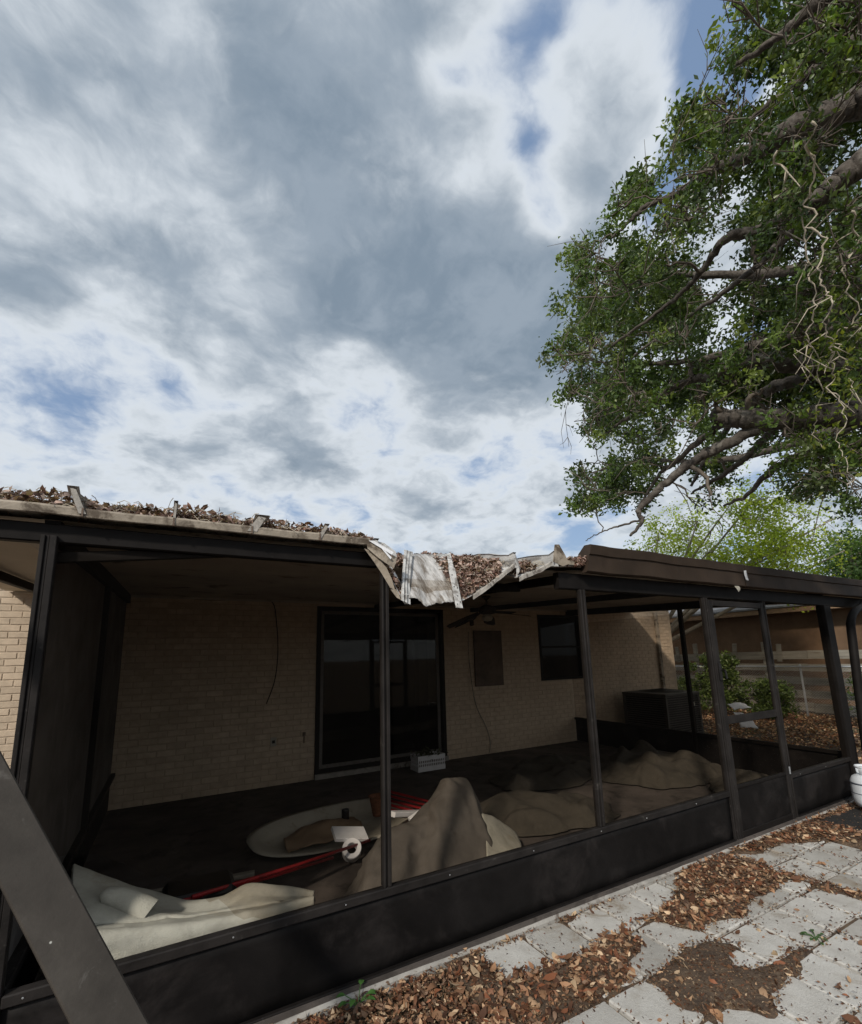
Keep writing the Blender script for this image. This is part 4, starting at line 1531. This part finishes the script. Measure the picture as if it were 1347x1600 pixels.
for x, y in zip(X, Y):
    if math.atan2(x, y) > math.radians(78) or math.atan2(x, y) < math.radians(-30):
        continue
    if 6.30 < x < 6.62 and 2.17 < y < 2.49:
        continue
    if 5.75 < x < 6.38 and 2.16 < y < 2.48 and random.random() < .95:
        continue
    dns = litter_density(x, y)
    if random.random() < dns:
        pts.append((x, y, .010 + .026 * random.random() * dns - (.012 if x < 1.45 else 0)))
        sz.append(min(.085, max(.014, random.lognormvariate(-3.48, .45))))
pts = np.array(pts)
o = leaf_mesh('leaf_litter', pts, sz, DEADLEAF, loc=(2.5, 2.0, 0), cols=leafcols(len(pts)), flat=.9, wid=.42, curl=.6, seg=3)
tag(o, 'brown and tan fallen oak leaves drifted over soil and slabs', 'leaf litter', kind='stuff')
# fine crumbled litter in between
pts = []
for x, y in zip(RNG.uniform(-1.0, 6.8, 95000), RNG.uniform(.8, 2.6, 95000)):
    if math.atan2(x, y) > math.radians(76):
        continue
    lv, dns = litter(x, y)
    if random.random() < dns * (.55 + .45 * (lv < .5)):
        pts.append((x + random.gauss(0, .022), min(2.6, y + random.gauss(0, .022)), .008 + .014 * random.random() * dns))
pts = np.array(pts)
o = leaf_mesh('leaf_crumbs', pts, RNG.uniform(.008, .022, len(pts)), DEADLEAF, loc=(2.5, 2.0, 0), cols=leafcols(len(pts), dark=.62), flat=.85, wid=.5, curl=.5, seg=2)
tag(o, 'fine brown leaf crumbs and dirt between the slabs', 'leaf litter', kind='stuff')

# debris on the roof
RPAL = np.array([lin(142, 118, 108), lin(172, 148, 136), lin(104, 82, 74), lin(196, 174, 162), lin(86, 68, 62), lin(128, 96, 84), lin(150, 132, 122)])
pts, sz = [], []


def add_pile(n, x0, x1, y0, y1, hfun, s0=.022, s1=.058):
    n = int(n * 1.9)
    for _ in range(n):
        x, y = random.uniform(x0, x1), random.uniform(y0, y1)
        h = hfun(x, y)
        if h <= 0:
            continue
        pts.append((x, y, roofz(x, y) + .008 + h * random.random()))
        sz.append(random.uniform(s0, s1))


add_pile(9000, -1.68, 1.10, 2.615, 3.3, lambda x, y: max(0.012, (.095 - .020 * (x + .7)) * (1 + .5 * fb(x * 4, y * 4, 3)) * min(1, (y - 2.58) / .06)))
add_pile(800, 1.06, 1.25, 2.60, 3.2, lambda x, y: .05)
add_pile(1800, 1.25, 1.66, 2.93, 3.5, lambda x, y: .04 * (1 + .4 * fb(x * 9, y * 9)))
add_pile(5200, 1.66, 2.14, 2.60, 3.4, lambda x, y: .06 * (1 + .6 * fb(x * 6, y * 6)) if x < 2.12 - max(0, 2.75 - y) * .7 else -1)
add_pile(2000, 2.17, 2.53, 2.62, 3.4, lambda x, y: .05 * (1 + .6 * fb(x * 6, y * 6)) if x < 2.46 - max(0, 2.8 - y) * .5 else -1)
add_pile(900, 2.56, 2.95, 2.59, 3.2, lambda x, y: .06)
add_pile(500, 2.74, 2.88, 2.57, 2.66, lambda x, y: -.02 + .09 * random.random())
add_pile(2500, 2.95, 8.4, 2.70, 3.6, lambda x, y: .03)
o = leaf_mesh('roof_leaf_pile', np.array(pts), sz, DEADLEAF, loc=(1.0, 2.9, 2.42), cols=leafcols(len(pts), RPAL), flat=.5, wid=.42, curl=.8, seg=3)
tag(o, 'dead leaves heaped along the edge of the porch roof', 'leaf litter', kind='stuff')
tw = MB()
for _ in range(1100):
    x = random.choice([random.uniform(-1.3, 1.05), random.uniform(1.66, 2.5), random.uniform(-1.3, 1.05)])
    y = random.uniform(2.61, 3.0)
    if 1.26 < x < 1.66:
        continue
    hmax = max(.03, .10 - .022 * (x + .7))
    z = roofz(x, y) + .02 + hmax * random.random() * .8
    a, l = random.uniform(0, 6.28), random.uniform(.03, .10)
    up = random.gauss(.05, .25)
    p = np.array([x, y, z])
    d1 = np.array([math.cos(a), math.sin(a), up]) * l
    tw.tube([p, p + d1 * .5 + np.array([0, 0, .012]), p + d1 + np.array([0, 0, -.005])], .0018, 4)
tag(tw.build('roof_twigs', VINE, loc=(1.0, 2.9, 2.42)), 'dry twigs and straw tangled in the roof leaf pile', 'twigs', kind='stuff')

# ------------------------------------------------------------------ fence, neighbour
fence = thing('wooden_fence', (15.0, 7.5, 0), 'weathered horizontal board fence with gaps across the side yard', 'fence')
FX = 15.0
for y in np.arange(3.2, 13.5, 2.05):
    o = MB().cbox((FX + .03, y - .05, -.1), (FX + .13, y + .05, 1.88 + random.uniform(-.06, .08)), .008).build('post', WOODGREY, fence)
for z0, z1 in ((.04, .26), (.40, .60), (.74, .94), (1.08, 1.27), (1.40, 1.62)):
    y = 2.2
    while y < 13.4:
        L_ = 2.05 + random.uniform(-.05, .05)
        dz = random.uniform(-.02, .02)
        MB().bar((FX, y + .004, (z0 + z1) / 2 + dz), (FX + .01, y + L_ - .004, (z0 + z1) / 2 + dz + random.uniform(-.02, .02)), .024, z1 - z0).build('board', WOODGREY, fence)
        y += L_
for y, h in ((9.9, 1.86), (8.1, 1.9), (6.9, 1.84)):
    MB().bar((FX - .02, y, 1.35), (FX - .015, y + random.uniform(-.05, .05), h), .022, .12, up=(0, 1, 0)).build('picket_scrap', WOODGREY, fence)
cf = thing('chain_link_fence', (14.4, 7.5, 0), 'galvanised chain link fence with a bright top rail in front of the board fence', 'fence')
CX = 14.4
MB().tube([(CX, 2.4, 1.235), (CX, 13.2, 1.235)], .021, 8).build('top_rail', STEEL, cf, smooth=True)
for y in (4.1, 6.2, 8.6, 11.0):
    MB().tube([(CX + .03, y, -.1), (CX + .03, y, 1.25)], .025, 8).lathe([(.03, 1.25), (.03, 1.27), (0, 1.30)], (CX + .03, y, 0), 10).build('post', STEEL, cf)
wm = MB()
for k in range(170):
    y = 2.4 + k * .064 - .6
    for sgn in (1, -1):
        ya, yb = (y, y + 1.18) if sgn > 0 else (y + 1.18, y)
        pa, pb = np.array([CX - .012 * sgn, ya, .04]), np.array([CX - .012 * sgn, yb, 1.22])
        if min(ya, yb) > 2.3 and max(ya, yb) < 13.2:
            wm.tube([pa, pb], .0016, 3, cap=False)
tag(wm.build('wire_mesh', STEEL, cf), kind='stuff')

nb = thing('neighbour_house', (21, 9, 0), 'tan stucco neighbouring house with grey roof behind the fence', 'house')
NX = 18.0
MB().box((NX, 1.5, -.1), (NX + 9, 20, 3.0)).build('wall', NBWALL, nb)
MB().box((NX - .62, 1.0, 2.86), (NX - .58, 20.5, 3.02)).build('eave_board', NBTRIM, nb)
MB().box((NX - .575, 1.0, 2.875), (NX - .002, 20.5, 2.89)).build('soffit', NBTRIM, nb)
rr_ = MB().grid([[(NX - .66, 1.0, 3.03), (NX - .66, 20.5, 3.03)], [(NX + 4.5, 1.0, 4.15), (NX + 4.5, 20.5, 4.15)], [(NX + 9.6, 1.0, 3.0), (NX + 9.6, 20.5, 3.0)]])
rr_.build('roof', NBROOF, nb, solid=.05)


def foliage(n, centers, radii, spread=1.0, shell=.55):
    k = RNG.integers(0, len(centers), n)
    d = RNG.normal(size=(n, 3))
    d /= np.linalg.norm(d, axis=1)[:, None]
    rr = (shell + (1 - shell) * RNG.random(n)) * RNG.random(n) ** .25
    return centers[k] + d * (radii[k] * rr)[:, None] * [1, 1, .8], k


GPAL = np.array([[.070, .11, .030], [.095, .145, .038], [.125, .18, .048], [.05, .082, .026], [.16, .21, .065]])


def bush(name, c, r, h, n, size, label, cat='bush', pal=GPAL):
    o = thing(name, (c[0], c[1], 0), label, cat)
    cs = np.array([[c[0] + random.gauss(0, r * .45), c[1] + random.gauss(0, r * .45), h * (.15 + .75 * random.random())] for _ in range(60)])
    rs = np.array([r * random.uniform(.20, .38) for _ in range(60)])
    p, _ = foliage(n, cs, rs, shell=.2)
    p += RNG.normal(size=p.shape) * .05
    p = p[p[:, 2] > .02]
    leaf_mesh('leaves', p, RNG.uniform(size * .7, size * 1.3, len(p)), OAKLEAF, o, cols=leafcols(len(p), pal), seg=2)
    st_ = MB()
    for q in cs[:12]:
        st_.tube([(c[0] + random.gauss(0, .04), c[1] + random.gauss(0, .04), -.05), ((q[0] + c[0]) / 2, (q[1] + c[1]) / 2, q[2] * .55), tuple(q)], [.018, .012, .005], 6)
    st_.build('stems', TWIG, o, smooth=True)
    return o


bush('leafy_bush', (13.0, 7.55), .50, 1.7, 5200, .095, 'tall leafy green bush in front of the chain link fence')
bush('low_shrub', (13.4, 6.55), .62, .95, 4600, .085, 'rounded low shrub right of the tall leafy bush')
bush('low_shrub', (12.9, 8.5), .5, 1.0, 2800, .07, 'shaggy shrub left of the tall bush near the house corner')
bush('weed_clump', (13.2, 6.5), .35, .35, 1500, .06, 'low pale green weed clump at the foot of the fence', pal=GPAL * 1.3)
bush('fence_shrub', (13.7, 4.4), .6, 1.15, 3000, .07, 'glossy shrub right of the brown downspout at the picture edge')
s0 = np.array([10.9, 6.25, 0.0])
sc1 = MB().grid(crumple(catmull([[s0 + [.1, 0, .52], s0 + [.3, -.1, .55], s0 + [.5, -.2, .50]], [s0 + [.12, -.12, .40], s0 + [.32, -.2, .41], s0 + [.5, -.3, .44]]], 8, 10), .04, 5))
sc1.grid(crumple(catmull([[s0 + [.12, -.10, .34], s0 + [.3, -.2, .32], s0 + [.45, -.28, .22]], [s0 + [.15, -.2, .02], s0 + [.32, -.3, .03], s0 + [.48, -.38, .0]]], 10, 10), .05, 5, 3.))
tag(sc1.build('scrap_sheet', WHITEPLASTIC, loc=tuple(s0), smooth=True, solid=.006), 'crumpled pale grey sheet dumped in front of the leafy bush', 'scrap')
# leaves on the far yard
yp = np.stack([RNG.uniform(7.3, 15, 17000), RNG.uniform(2.0, 9.5, 17000), np.zeros(17000)], 1)
yp[:, 2] = [gz(a, b) + .012 for a, b in yp[:, :2]]
o = leaf_mesh('yard_leaves', yp, RNG.uniform(.04, .085, len(yp)), DEADLEAF, loc=(11, 5, 0), cols=leafcols(len(yp), PAL * 1.5), flat=.85, wid=.5, curl=.6, seg=3)
tag(o, 'fallen brown leaves scattered over the side yard', 'leaf litter', kind='stuff')

# ------------------------------------------------------------------ oak tree
OSC = .60
OAK_BASE = np.array([10.5, 0.0, 0.0])
oak = thing('oak_tree', tuple(OAK_BASE), 'big dark green oak reaching over the roof from the right edge', 'tree')
LIMBS = {  # photo-traced sweep of each limb with its own distance: (x, y, thickness, distance)
    'A': [(1500, 150, 46, 10.8), (1420, 145, 40, 10.3), (1347, 160, 36, 9.9), (1290, 180, 31, 9.6), (1230, 205, 28, 9.4), (1188, 232, 25, 9.3), (1150, 246, 23, 9.2)],
    'A2': [(1160, 244, 14, 9.2), (1110, 268, 14, 9.1), (1060, 302, 10, 9.0), (1010, 322, 8, 8.9), (985, 345, 6, 8.8), (955, 372, 3, 8.8)],
    'B': [(1520, 190, 46, 10.2), (1420, 215, 40, 9.6), (1347, 255, 34, 9.2), (1290, 300, 27, 9.0), (1240, 336, 22, 8.9), (1180, 362, 18, 8.8), (1132, 374, 14, 8.8), (1100, 420, 10, 8.9), (1060, 462, 8, 9.0), (1005, 505, 6, 9.1), (950, 545, 4, 9.2)],
    'B2': [(1290, 305, 16, 9.2), (1200, 400, 11, 9.6), (1140, 450, 9, 9.8), (1060, 505, 7, 10), (985, 560, 4, 10.2)],
    'C': [(1540, 560, 58, 10.6), (1430, 575, 48, 10.0), (1347, 580, 38, 9.5), (1290, 578, 34, 9.2), (1230, 568, 30, 9.0), (1172, 564, 25, 8.9), (1110, 588, 18, 8.8), (1060, 600, 14, 8.8), (1022, 628, 10, 8.8), (970, 660, 6, 8.9), (930, 690, 3, 9.0)],
    'C2': [(1270, 590, 24, 9.3), (1210, 605, 20, 9.5), (1175, 630, 15, 9.7), (1120, 690, 9, 10.0), (1080, 760, 5, 10.2)],
    'D': [(1540, 640, 66, 9.8), (1430, 645, 54, 9.2), (1347, 645, 46, 8.7), (1290, 650, 42, 8.4), (1222, 655, 37, 8.2), (1165, 655, 34, 8.05), (1122, 652, 33, 8.0)],
    'D2': [(1185, 668, 22, 8.1), (1122, 700, 20, 8.0), (1070, 730, 17, 7.9), (1022, 772, 14, 7.85), (998, 798, 11, 7.8), (1003, 815, 9, 7.8), (985, 838, 5, 7.8)],
    'D3': [(1128, 662, 13, 8.1), (1092, 690, 12, 8.3), (1055, 722, 10, 8.5), (1030, 742, 7, 8.7), (1000, 790, 4, 8.9)],
    'D4': [(1000, 812, 5, 7.8), (965, 823, 4, 7.85), (938, 832, 2.5, 7.9), (915, 845, 1.5, 7.9)],
    'E': [(1420, 690, 24, 9.9), (1290, 702, 17, 9.6), (1230, 722, 13, 9.5), (1198, 742, 11, 9.5), (1165, 775, 7, 9.5), (1130, 790, 4, 9.6)],
    'E2': [(1210, 670, 14, 9.0), (1190, 690, 14, 9.2), (1160, 720, 11, 9.4), (1120, 748, 8, 9.6), (1080, 770, 4, 9.8)],
    'F': [(1480, 360, 34, 10.8), (1347, 440, 22, 10.2), (1300, 490, 17, 10.0), (1262, 535, 13, 9.9), (1236, 562, 9, 9.8)],
    'G': [(1500, -60, 34, 11.0), (1347, 60, 20, 10.5), (1270, 110, 14, 10.4), (1205, 160, 9, 10.3), (1150, 205, 5, 10.3)],
    'J': [(1560, 330, 60, 16.0), (1400, 380, 40, 16.2), (1250, 420, 28, 16.3), (1120, 430, 18, 16.3), (1000, 420, 9, 16.2), (930, 400, 4, 16.1)],
    'K': [(1560, 480, 60, 16.2), (1400, 500, 40, 16.6), (1250, 520, 28, 16.8), (1100, 560, 18, 17), (980, 570, 9, 17), (910, 560, 4, 17)],
    'M': [(1560, 600, 56, 17), (1400, 640, 38, 17.4), (1250, 690, 26, 17.6), (1120, 720, 16, 17.6), (1000, 720, 8, 17.6), (920, 740, 4, 17.6)],
    'N': [(1500, 120, 50, 15.8), (1380, 160, 36, 16), (1250, 200, 24, 16), (1150, 260, 14, 16), (1060, 280, 7, 16)],
    'H': [(1440, -200, 30, 11.2), (1330, -40, 20, 11.0), (1260, 20, 14, 10.9), (1200, 70, 9, 10.8), (1150, 100, 5, 10.8)],
}
PTS3 = {}
skel = []
for k, L_ in LIMBS.items():
    P3 = np.array([ad(x, y, d * OSC) for x, y, w_, d in L_])
    R3 = np.array([w_ / 2 / F_PX * d * OSC for x, y, w_, d in L_]) * (.42 if k in 'JKMN' else .66)
    n = len(L_) * 12
    G = catmull([P3, P3], 2, n)[0]
    rad = np.interp(np.linspace(0, len(L_) - 1, n), np.arange(len(L_)), R3)
    for i in range(n):
        j = 0.16 * rad[i] + .014
        G[i] += [j * fb(i * .28, ord(k[0]), 1), j * fb(i * .28, ord(k[0]), 5), j * fb(i * .25, ord(k[0]), 9)]
    rad = rad * np.array([1 + .14 * fb(i * .45, ord(k[0]) * 1.7, len(k)) for i in range(n)])
    PTS3[k] = (G, rad)
    skel.append(np.concatenate([G, rad[:, None]], 1))
crotch = OAK_BASE + [0, 0, 3.1]
for k in ('A', 'B', 'C', 'D', 'F', 'G', 'H', 'E', 'J', 'K', 'M', 'N'):
    G, rad = PTS3[k]
    s_, e_ = crotch + np.array([0, 0, {'A': 1.2, 'B': .8, 'G': 2.0, 'H': 2.4, 'F': .6}.get(k, -.3)]), G[0]
    ext = [s_, s_ * .6 + e_ * .4 + np.array([0, 0, .25]), e_]
    PTS3[k] = (np.concatenate([np.array(ext[:2]), G]), np.concatenate([[rad[0] * 1.45, rad[0] * 1.2], rad]))
for k, (G, rad) in PTS3.items():
    sides = 22 if rad[0] > .05 else 10
    m_ = MB().tube([tuple(p) for p in G], list(rad), sides)
    for i in range(len(G) * sides):
        c_, v_ = G[i // sides], np.array(m_.v[i])
        a_ = (i % sides) / sides * 6.283
        # lengthwise furrows and lumps in the bark
        q_ = 1 + .10 * fb(math.cos(a_) * 2.6, math.sin(a_) * 2.6, (i // sides) * .12 + ord(k[0])) + .07 * fb(v_[0] * 16, v_[1] * 16, v_[2] * 16)
        m_.v[i] = tuple(c_ + (v_ - c_) * q_)
    m_.build('limb', BARK, oak, smooth=True)
for k in ('A', 'D'):
    G, rad = PTS3[k]
    dv_ = (G[-1] - G[-3])
    dv_ /= np.linalg.norm(dv_)
    MB().tube([tuple(G[-1] + dv_ * .002), tuple(G[-1] + dv_ * .012)], [rad[-1] * .97, rad[-1] * .9], 14).build('cut_end', CUTWOOD, oak)
tp = [OAK_BASE + [0, 0, -.2], OAK_BASE + [.0, .02, .3], OAK_BASE + [-.03, .03, 1.4], OAK_BASE + [.02, 0, 2.6], OAK_BASE + [0, 0, 3.7], OAK_BASE + [.3, -.1, 5.5], OAK_BASE + [.7, -.3, 7.5]]
MB().tube([tuple(p) for p in catmull([tp, tp], 2, 30)[0]], list(np.interp(np.linspace(0, 6, 30), range(7), [.50, .42, .35, .33, .31, .20, .08])), 18).build('trunk', BARK, oak, smooth=True)
SK = np.concatenate(skel)

OUT = [(1130, -40), (1128, 60), (1142, 120), (1106, 142), (1100, 182), (1042, 188), (1002, 232), (1012, 272), (962, 288), (925, 294), (886, 360), (880, 430), (918, 452), (870, 486), (864, 550), (888, 600), (908, 650),
       (882, 702), (882, 742), (892, 800), (945, 800), (975, 790), (965, 826), (945, 848), (1010, 850), (1035, 806), (1090, 818), (1160, 786), (1250, 770), (1300, 792), (1400, 800), (1400, -40)]


cl_c, cl_r = [], []
tries = 0
taken = []
while len(cl_c) < 470 and tries < 60000:
    tries += 1
    x, y = random.uniform(855, 1400), random.uniform(-40, 855)
    if not inside(x, y, OUT):
        continue
    r_ = random.uniform(.26, .52)
    for _try in range(14):
        d = random.uniform(7.6, 13.2) if random.random() < .62 else random.uniform(4.5, 5.6)
        p_ = ad(x, y, d)
        gx_, gy2 = p_[0] + 1.18 * p_[2], p_[1] + .93 * p_[2]
        fz, fy = p_[2] - (15 - p_[0]) / 1.18, p_[1] + (15 - p_[0]) * .79
        if not (9.6 < gx_ < 15.4 and 3.9 < gy2 < 9.4) and not (-.2 < fz < 1.9 and 4.0 < fy < 9.8):
            break
    else:
        if random.random() < .9:
            continue
    if y > 780 and x < 1100:
        d = random.uniform(4.7, 6.0)
    elif d < 6.0 and random.random() < .45:
        for k in ('A', 'B', 'C', 'D', 'D2', 'C2'):
            L_ = LIMBS[k]
            if any(math.hypot(x - (u[0] * (1 - t) + v[0] * t), y - (u[1] * (1 - t) + v[1] * t)) < 34 for u, v in zip(L_, L_[1:]) for t in (0, .33, .67)):
                d = random.uniform(11.6, 13.2)
                break
    r_ *= d / 9.0
    rp_ = r_ / d * F_PX
    # keep the leafy sprays inside the outline and leave breaks where the sky shows through
    if not all(inside(x + rp_ * .75 * math.cos(a), y + rp_ * .75 * math.sin(a), OUT) for a in np.arange(0, 6.3, .785)):
        if random.random() < .5:
            continue
        r_ *= .55
    if fb(x * .012, y * .012, 3.3) + .35 * fb(x * .04, y * .04, 8.1) < -.02:
        continue
    cl_c.append(ad(x, y, d))
    cl_r.append(r_)
n_vis = len(cl_c)
# the rest of the crown, out of the picture to the right and above
for _ in range(240):
    a, b_ = random.uniform(0, 6.28), random.random()
    c_ = OAK_BASE + np.array([math.cos(a) * 3.4 * b_ ** .5 + .6, math.sin(a) * 3.4 * b_ ** .5 - 1.0, random.uniform(3.8, 7.5)])
    d = c_ - CAM
    q = np.array([d @ RT, d @ UP, d @ FW])
    if q[2] > 0 and 673 + F_PX * q[0] / q[2] < 1420 and PP_Y - F_PX * q[1] / q[2] > -60:
        continue
    sh_ = c_ + np.array([.66, .52, 0]) / .56 * c_[2]
    if 9 < sh_[0] < 16 and 3.0 < sh_[1] < 10 and random.random() < .97:
        continue
    cl_c.append(c_)
    cl_r.append(random.uniform(.3, .55))
cl_c, cl_r = np.array(cl_c), np.array(cl_r)
# twigs out to every spray
tw = MB()
tips = []
NODE = np.zeros((len(SK) + len(cl_c) * 7, 4))
NODE[:len(SK)] = SK
nn = len(SK)
left = list(range(len(cl_c)))
dmin = np.array([np.linalg.norm(SK[:, :3] - c_, axis=1).min() for c_ in cl_c])
for ci in np.argsort(dmin):
    c_, r_ = cl_c[ci], cl_r[ci]
    dd = np.linalg.norm(NODE[:nn, :3] - c_, axis=1)
    i = int(np.argmin(dd + RNG.random(nn) * .10))
    if dd[i] > 3.0:
        continue
    p = NODE[i, :3]
    rr = max(.006, min(NODE[i, 3] * .62, .030))
    mid = (p + c_) / 2 + RNG.normal(size=3) * .09 * dd[i] + [0, 0, .05 * dd[i]]
    G = catmull([[p, mid, c_]] * 2, 2, 8)[0]
    G[1:-1] += RNG.normal(size=(6, 3)) * .012
    rads = np.linspace(rr, max(.004, rr * .45), 8)
    tw.tube([tuple(v) for v in G], list(rads), 5, cap=False)
    NODE[nn:nn + 7, :3] = G[1:]
    NODE[nn:nn + 7, 3] = rads[1:]
    nn += 7
    for _ in range(5):
        e_ = c_ + RNG.normal(size=3) * r_ * .55
        k_ = random.randrange(3, 8)
        tw.tube([tuple(G[k_]), tuple((G[k_] + e_) / 2 + RNG.normal(size=3) * .03), tuple(e_)], [.005, .004, .002], 4, cap=False)
tw.build('twigs', TWIG, oak, smooth=True)
OPAL = np.array([[.070, .115, .028], [.092, .145, .034], [.118, .172, .040], [.046, .076, .022], [.155, .200, .048], [.090, .120, .040]])
NL = 140000
# leaves sit in tufts inside each spray
tuft_n = 3000
wts = cl_r ** 2.0
wts[n_vis:] *= .12 * wts[:n_vis].sum() / wts[n_vis:].sum()
wts /= wts.sum()
kk = RNG.choice(len(cl_c), tuft_n, p=wts)
dv_ = RNG.normal(size=(tuft_n, 3))
dv_ /= np.linalg.norm(dv_, axis=1)[:, None]
tc_ = cl_c[kk] + dv_ * (cl_r[kk] * RNG.random(tuft_n) ** .45)[:, None] * [1, 1, .85]
ki = RNG.integers(0, tuft_n, NL)
lp = tc_[ki] + RNG.normal(size=(NL, 3)) * (.0092 * np.clip(np.linalg.norm(tc_[ki] - CAM, axis=1), 4, 11))[:, None]
tint = leafcols(tuft_n, OPAL)[ki] * (.8 + .4 * RNG.random((NL, 1)))
leaf_mesh('crown', lp, RNG.uniform(.0055, .0125, NL) * np.clip(np.linalg.norm(lp - CAM, axis=1), 4, 10.5), OAKLEAF, oak, cols=np.clip(tint, 0, 1), wid=.5, curl=.7, seg=2)

# hanging vines
for vi, (pp, lab) in enumerate((([(1268, 190), (1272, 260), (1262, 330), (1285, 380), (1282, 440), (1300, 470), (1290, 520), (1305, 560), (1298, 600), (1318, 640), (1312, 700), (1330, 740), (1322, 770)], 'longest pale dry vine hanging in front of the oak'),
                                ([(1215, 235), (1230, 300), (1250, 330), (1260, 400), (1275, 470), (1262, 520), (1280, 570), (1276, 650), (1272, 680), (1290, 700)], 'pale vine looping down left of the longest vine'),
                                ([(1330, 330), (1338, 380), (1322, 420), (1335, 500), (1308, 520), (1318, 570), (1330, 600), (1322, 650)], 'short kinked vine hanging nearest the right edge'))):
    P3 = [ad(x, y, 4.45 + .12 * vi + .08 * math.sin(i)) for i, (x, y) in enumerate(pp)]
    G = catmull([P3, P3], 2, len(pp) * 7)[0]
    for i in range(len(G)):
        G[i] += np.array([fb(i * .35, vi, 1), fb(i * .35, vi, 4), 0]) * .05
    vo = thing('dry_vine', tuple(G[-1]), lab, 'vine', 'dry vines hanging from the oak')
    MB().tube([tuple(p) for p in G], list(np.linspace(.0062, .0022, len(G)) * (1 + .3 * np.sin(np.arange(len(G)) * 1.7))), 7).build('stem', VINE, vo, smooth=True)
    for _ in range(9):
        i = random.randrange(3, len(G) - 2)
        e_ = G[i] + RNG.normal(size=3) * [.11, .11, .16]
        MB().tube([tuple(G[i]), tuple((G[i] + e_) / 2 + RNG.normal(size=3) * .05), tuple(e_)], [.004, .0035, .002], 5).build('side_shoot', VINE, vo, smooth=True)
    sel = G[RNG.integers(len(G) // 2, len(G), 130)] + RNG.normal(size=(130, 3)) * [.08, .08, .09]
    leaf_mesh('leaves', sel, RNG.uniform(.03, .06, 130), LIMELEAF, vo, cols=leafcols(130, np.array([[.16, .20, .04], [.22, .24, .05], [.10, .15, .03]])), seg=2)


# ------------------------------------------------------------------ trees behind the roof
def far_tree(name, base, stems, clumps, n, size, label, pal, sprd, barkm, leafm, group=None):
    o = thing(name, tuple(base), label, 'tree', group)
    C3 = np.array([ad(x, y, d) for x, y, d in clumps])
    fork = np.array(base) + [0, 0, 1.7]
    MB().tube([tuple(np.array(base) + [0, 0, -.1]), tuple(np.array(base) + [.03, .02, .9]), tuple(fork)], [.19, .16, .13], 12).build('trunk', barkm, o, smooth=True)
    b_ = MB()
    nodes = []
    for x, y, d in stems:
        e_ = ad(x, y, d)
        mid = fork * .5 + e_ * .5 + RNG.normal(size=3) * .15 + (e_ - fork)[2] * np.array([0, 0, .08])
        G = catmull([[fork, mid, e_]] * 2, 2, 14)[0]
        b_.tube([tuple(v) for v in G], list(np.linspace(.075, .012, 14)), 7, cap=False)
        nodes += list(G[4:])
    nodes = np.array(nodes)
    for c_ in C3:
        i = int(np.argmin(np.linalg.norm(nodes - c_, axis=1)))
        b_.tube([tuple(nodes[i]), tuple((nodes[i] + c_) / 2 + RNG.normal(size=3) * .08), tuple(c_)], [.022, .014, .006], 5, cap=False)
        for _ in range(3):
            e_ = c_ + RNG.normal(size=3) * sprd * .8
            b_.tube([tuple(c_), tuple(e_)], [.008, .004], 4, cap=False)
    b_.build('branches', barkm, o, smooth=True)
    k = RNG.integers(0, len(C3), n // 14)
    tc__ = C3[k] + RNG.normal(size=(n // 14, 3)) * sprd
    ki_ = RNG.integers(0, len(tc__), n)
    lp_ = tc__[ki_] + RNG.normal(size=(n, 3)) * .10
    leaf_mesh('crown', lp_, RNG.uniform(size * .7, size * 1.3, n), leafm, o, cols=np.clip(leafcols(len(tc__), pal)[ki_] * (.8 + .4 * RNG.random((n, 1))), 0, 1), wid=.55, curl=.6, seg=2)
    return o


LPAL = np.array([[.34, .40, .07], [.42, .47, .09], [.28, .35, .06], [.48, .52, .12]])
cl = [(random.uniform(1010, 1245), random.uniform(795, 905), random.uniform(14.5, 17.5)) for _ in range(60)]
cl = [c for c in cl if c[1] > 790 + abs(c[0] - 1160) * .28 or random.random() < .15]
cl += [(1175 + random.uniform(-40, 50), 780 + random.uniform(-5, 30), 16) for _ in range(8)] + [(1230, 880, 15.5), (1250, 890, 16), (1225, 860, 16), (1270, 845, 16.5), (1290, 815, 17)]
far_tree('lime_tree', (12.6, 9.3, 0), [(1030, 830, 16), (1090, 815, 16), (1140, 790, 16.2), (1175, 785, 16), (1210, 830, 16.3), (1268, 800, 16.6), (1300, 812, 16.6), (1250, 850, 15.8), (1320, 860, 16.3), (1120, 850, 15.5)], cl, 15000, .085,
         'airy lime green young tree behind the roof below the oak', LPAL, .33, PALEBARK, LIMELEAF)
BPAL = np.array([[.09, .15, .05], [.13, .19, .06], [.07, .12, .045]])
cl = [(random.uniform(1305, 1430), random.uniform(845, 925), random.uniform(20, 23)) for _ in range(34)]
far_tree('shade_tree', (21.5, 7.2, 0), [(1320, 850, 21.5), (1350, 840, 21.5), (1380, 850, 22), (1330, 880, 21)], cl, 13000, .11, 'soft grey green tree beyond the roof at the right edge', BPAL, .45, PALEBARK, LIMELEAF)
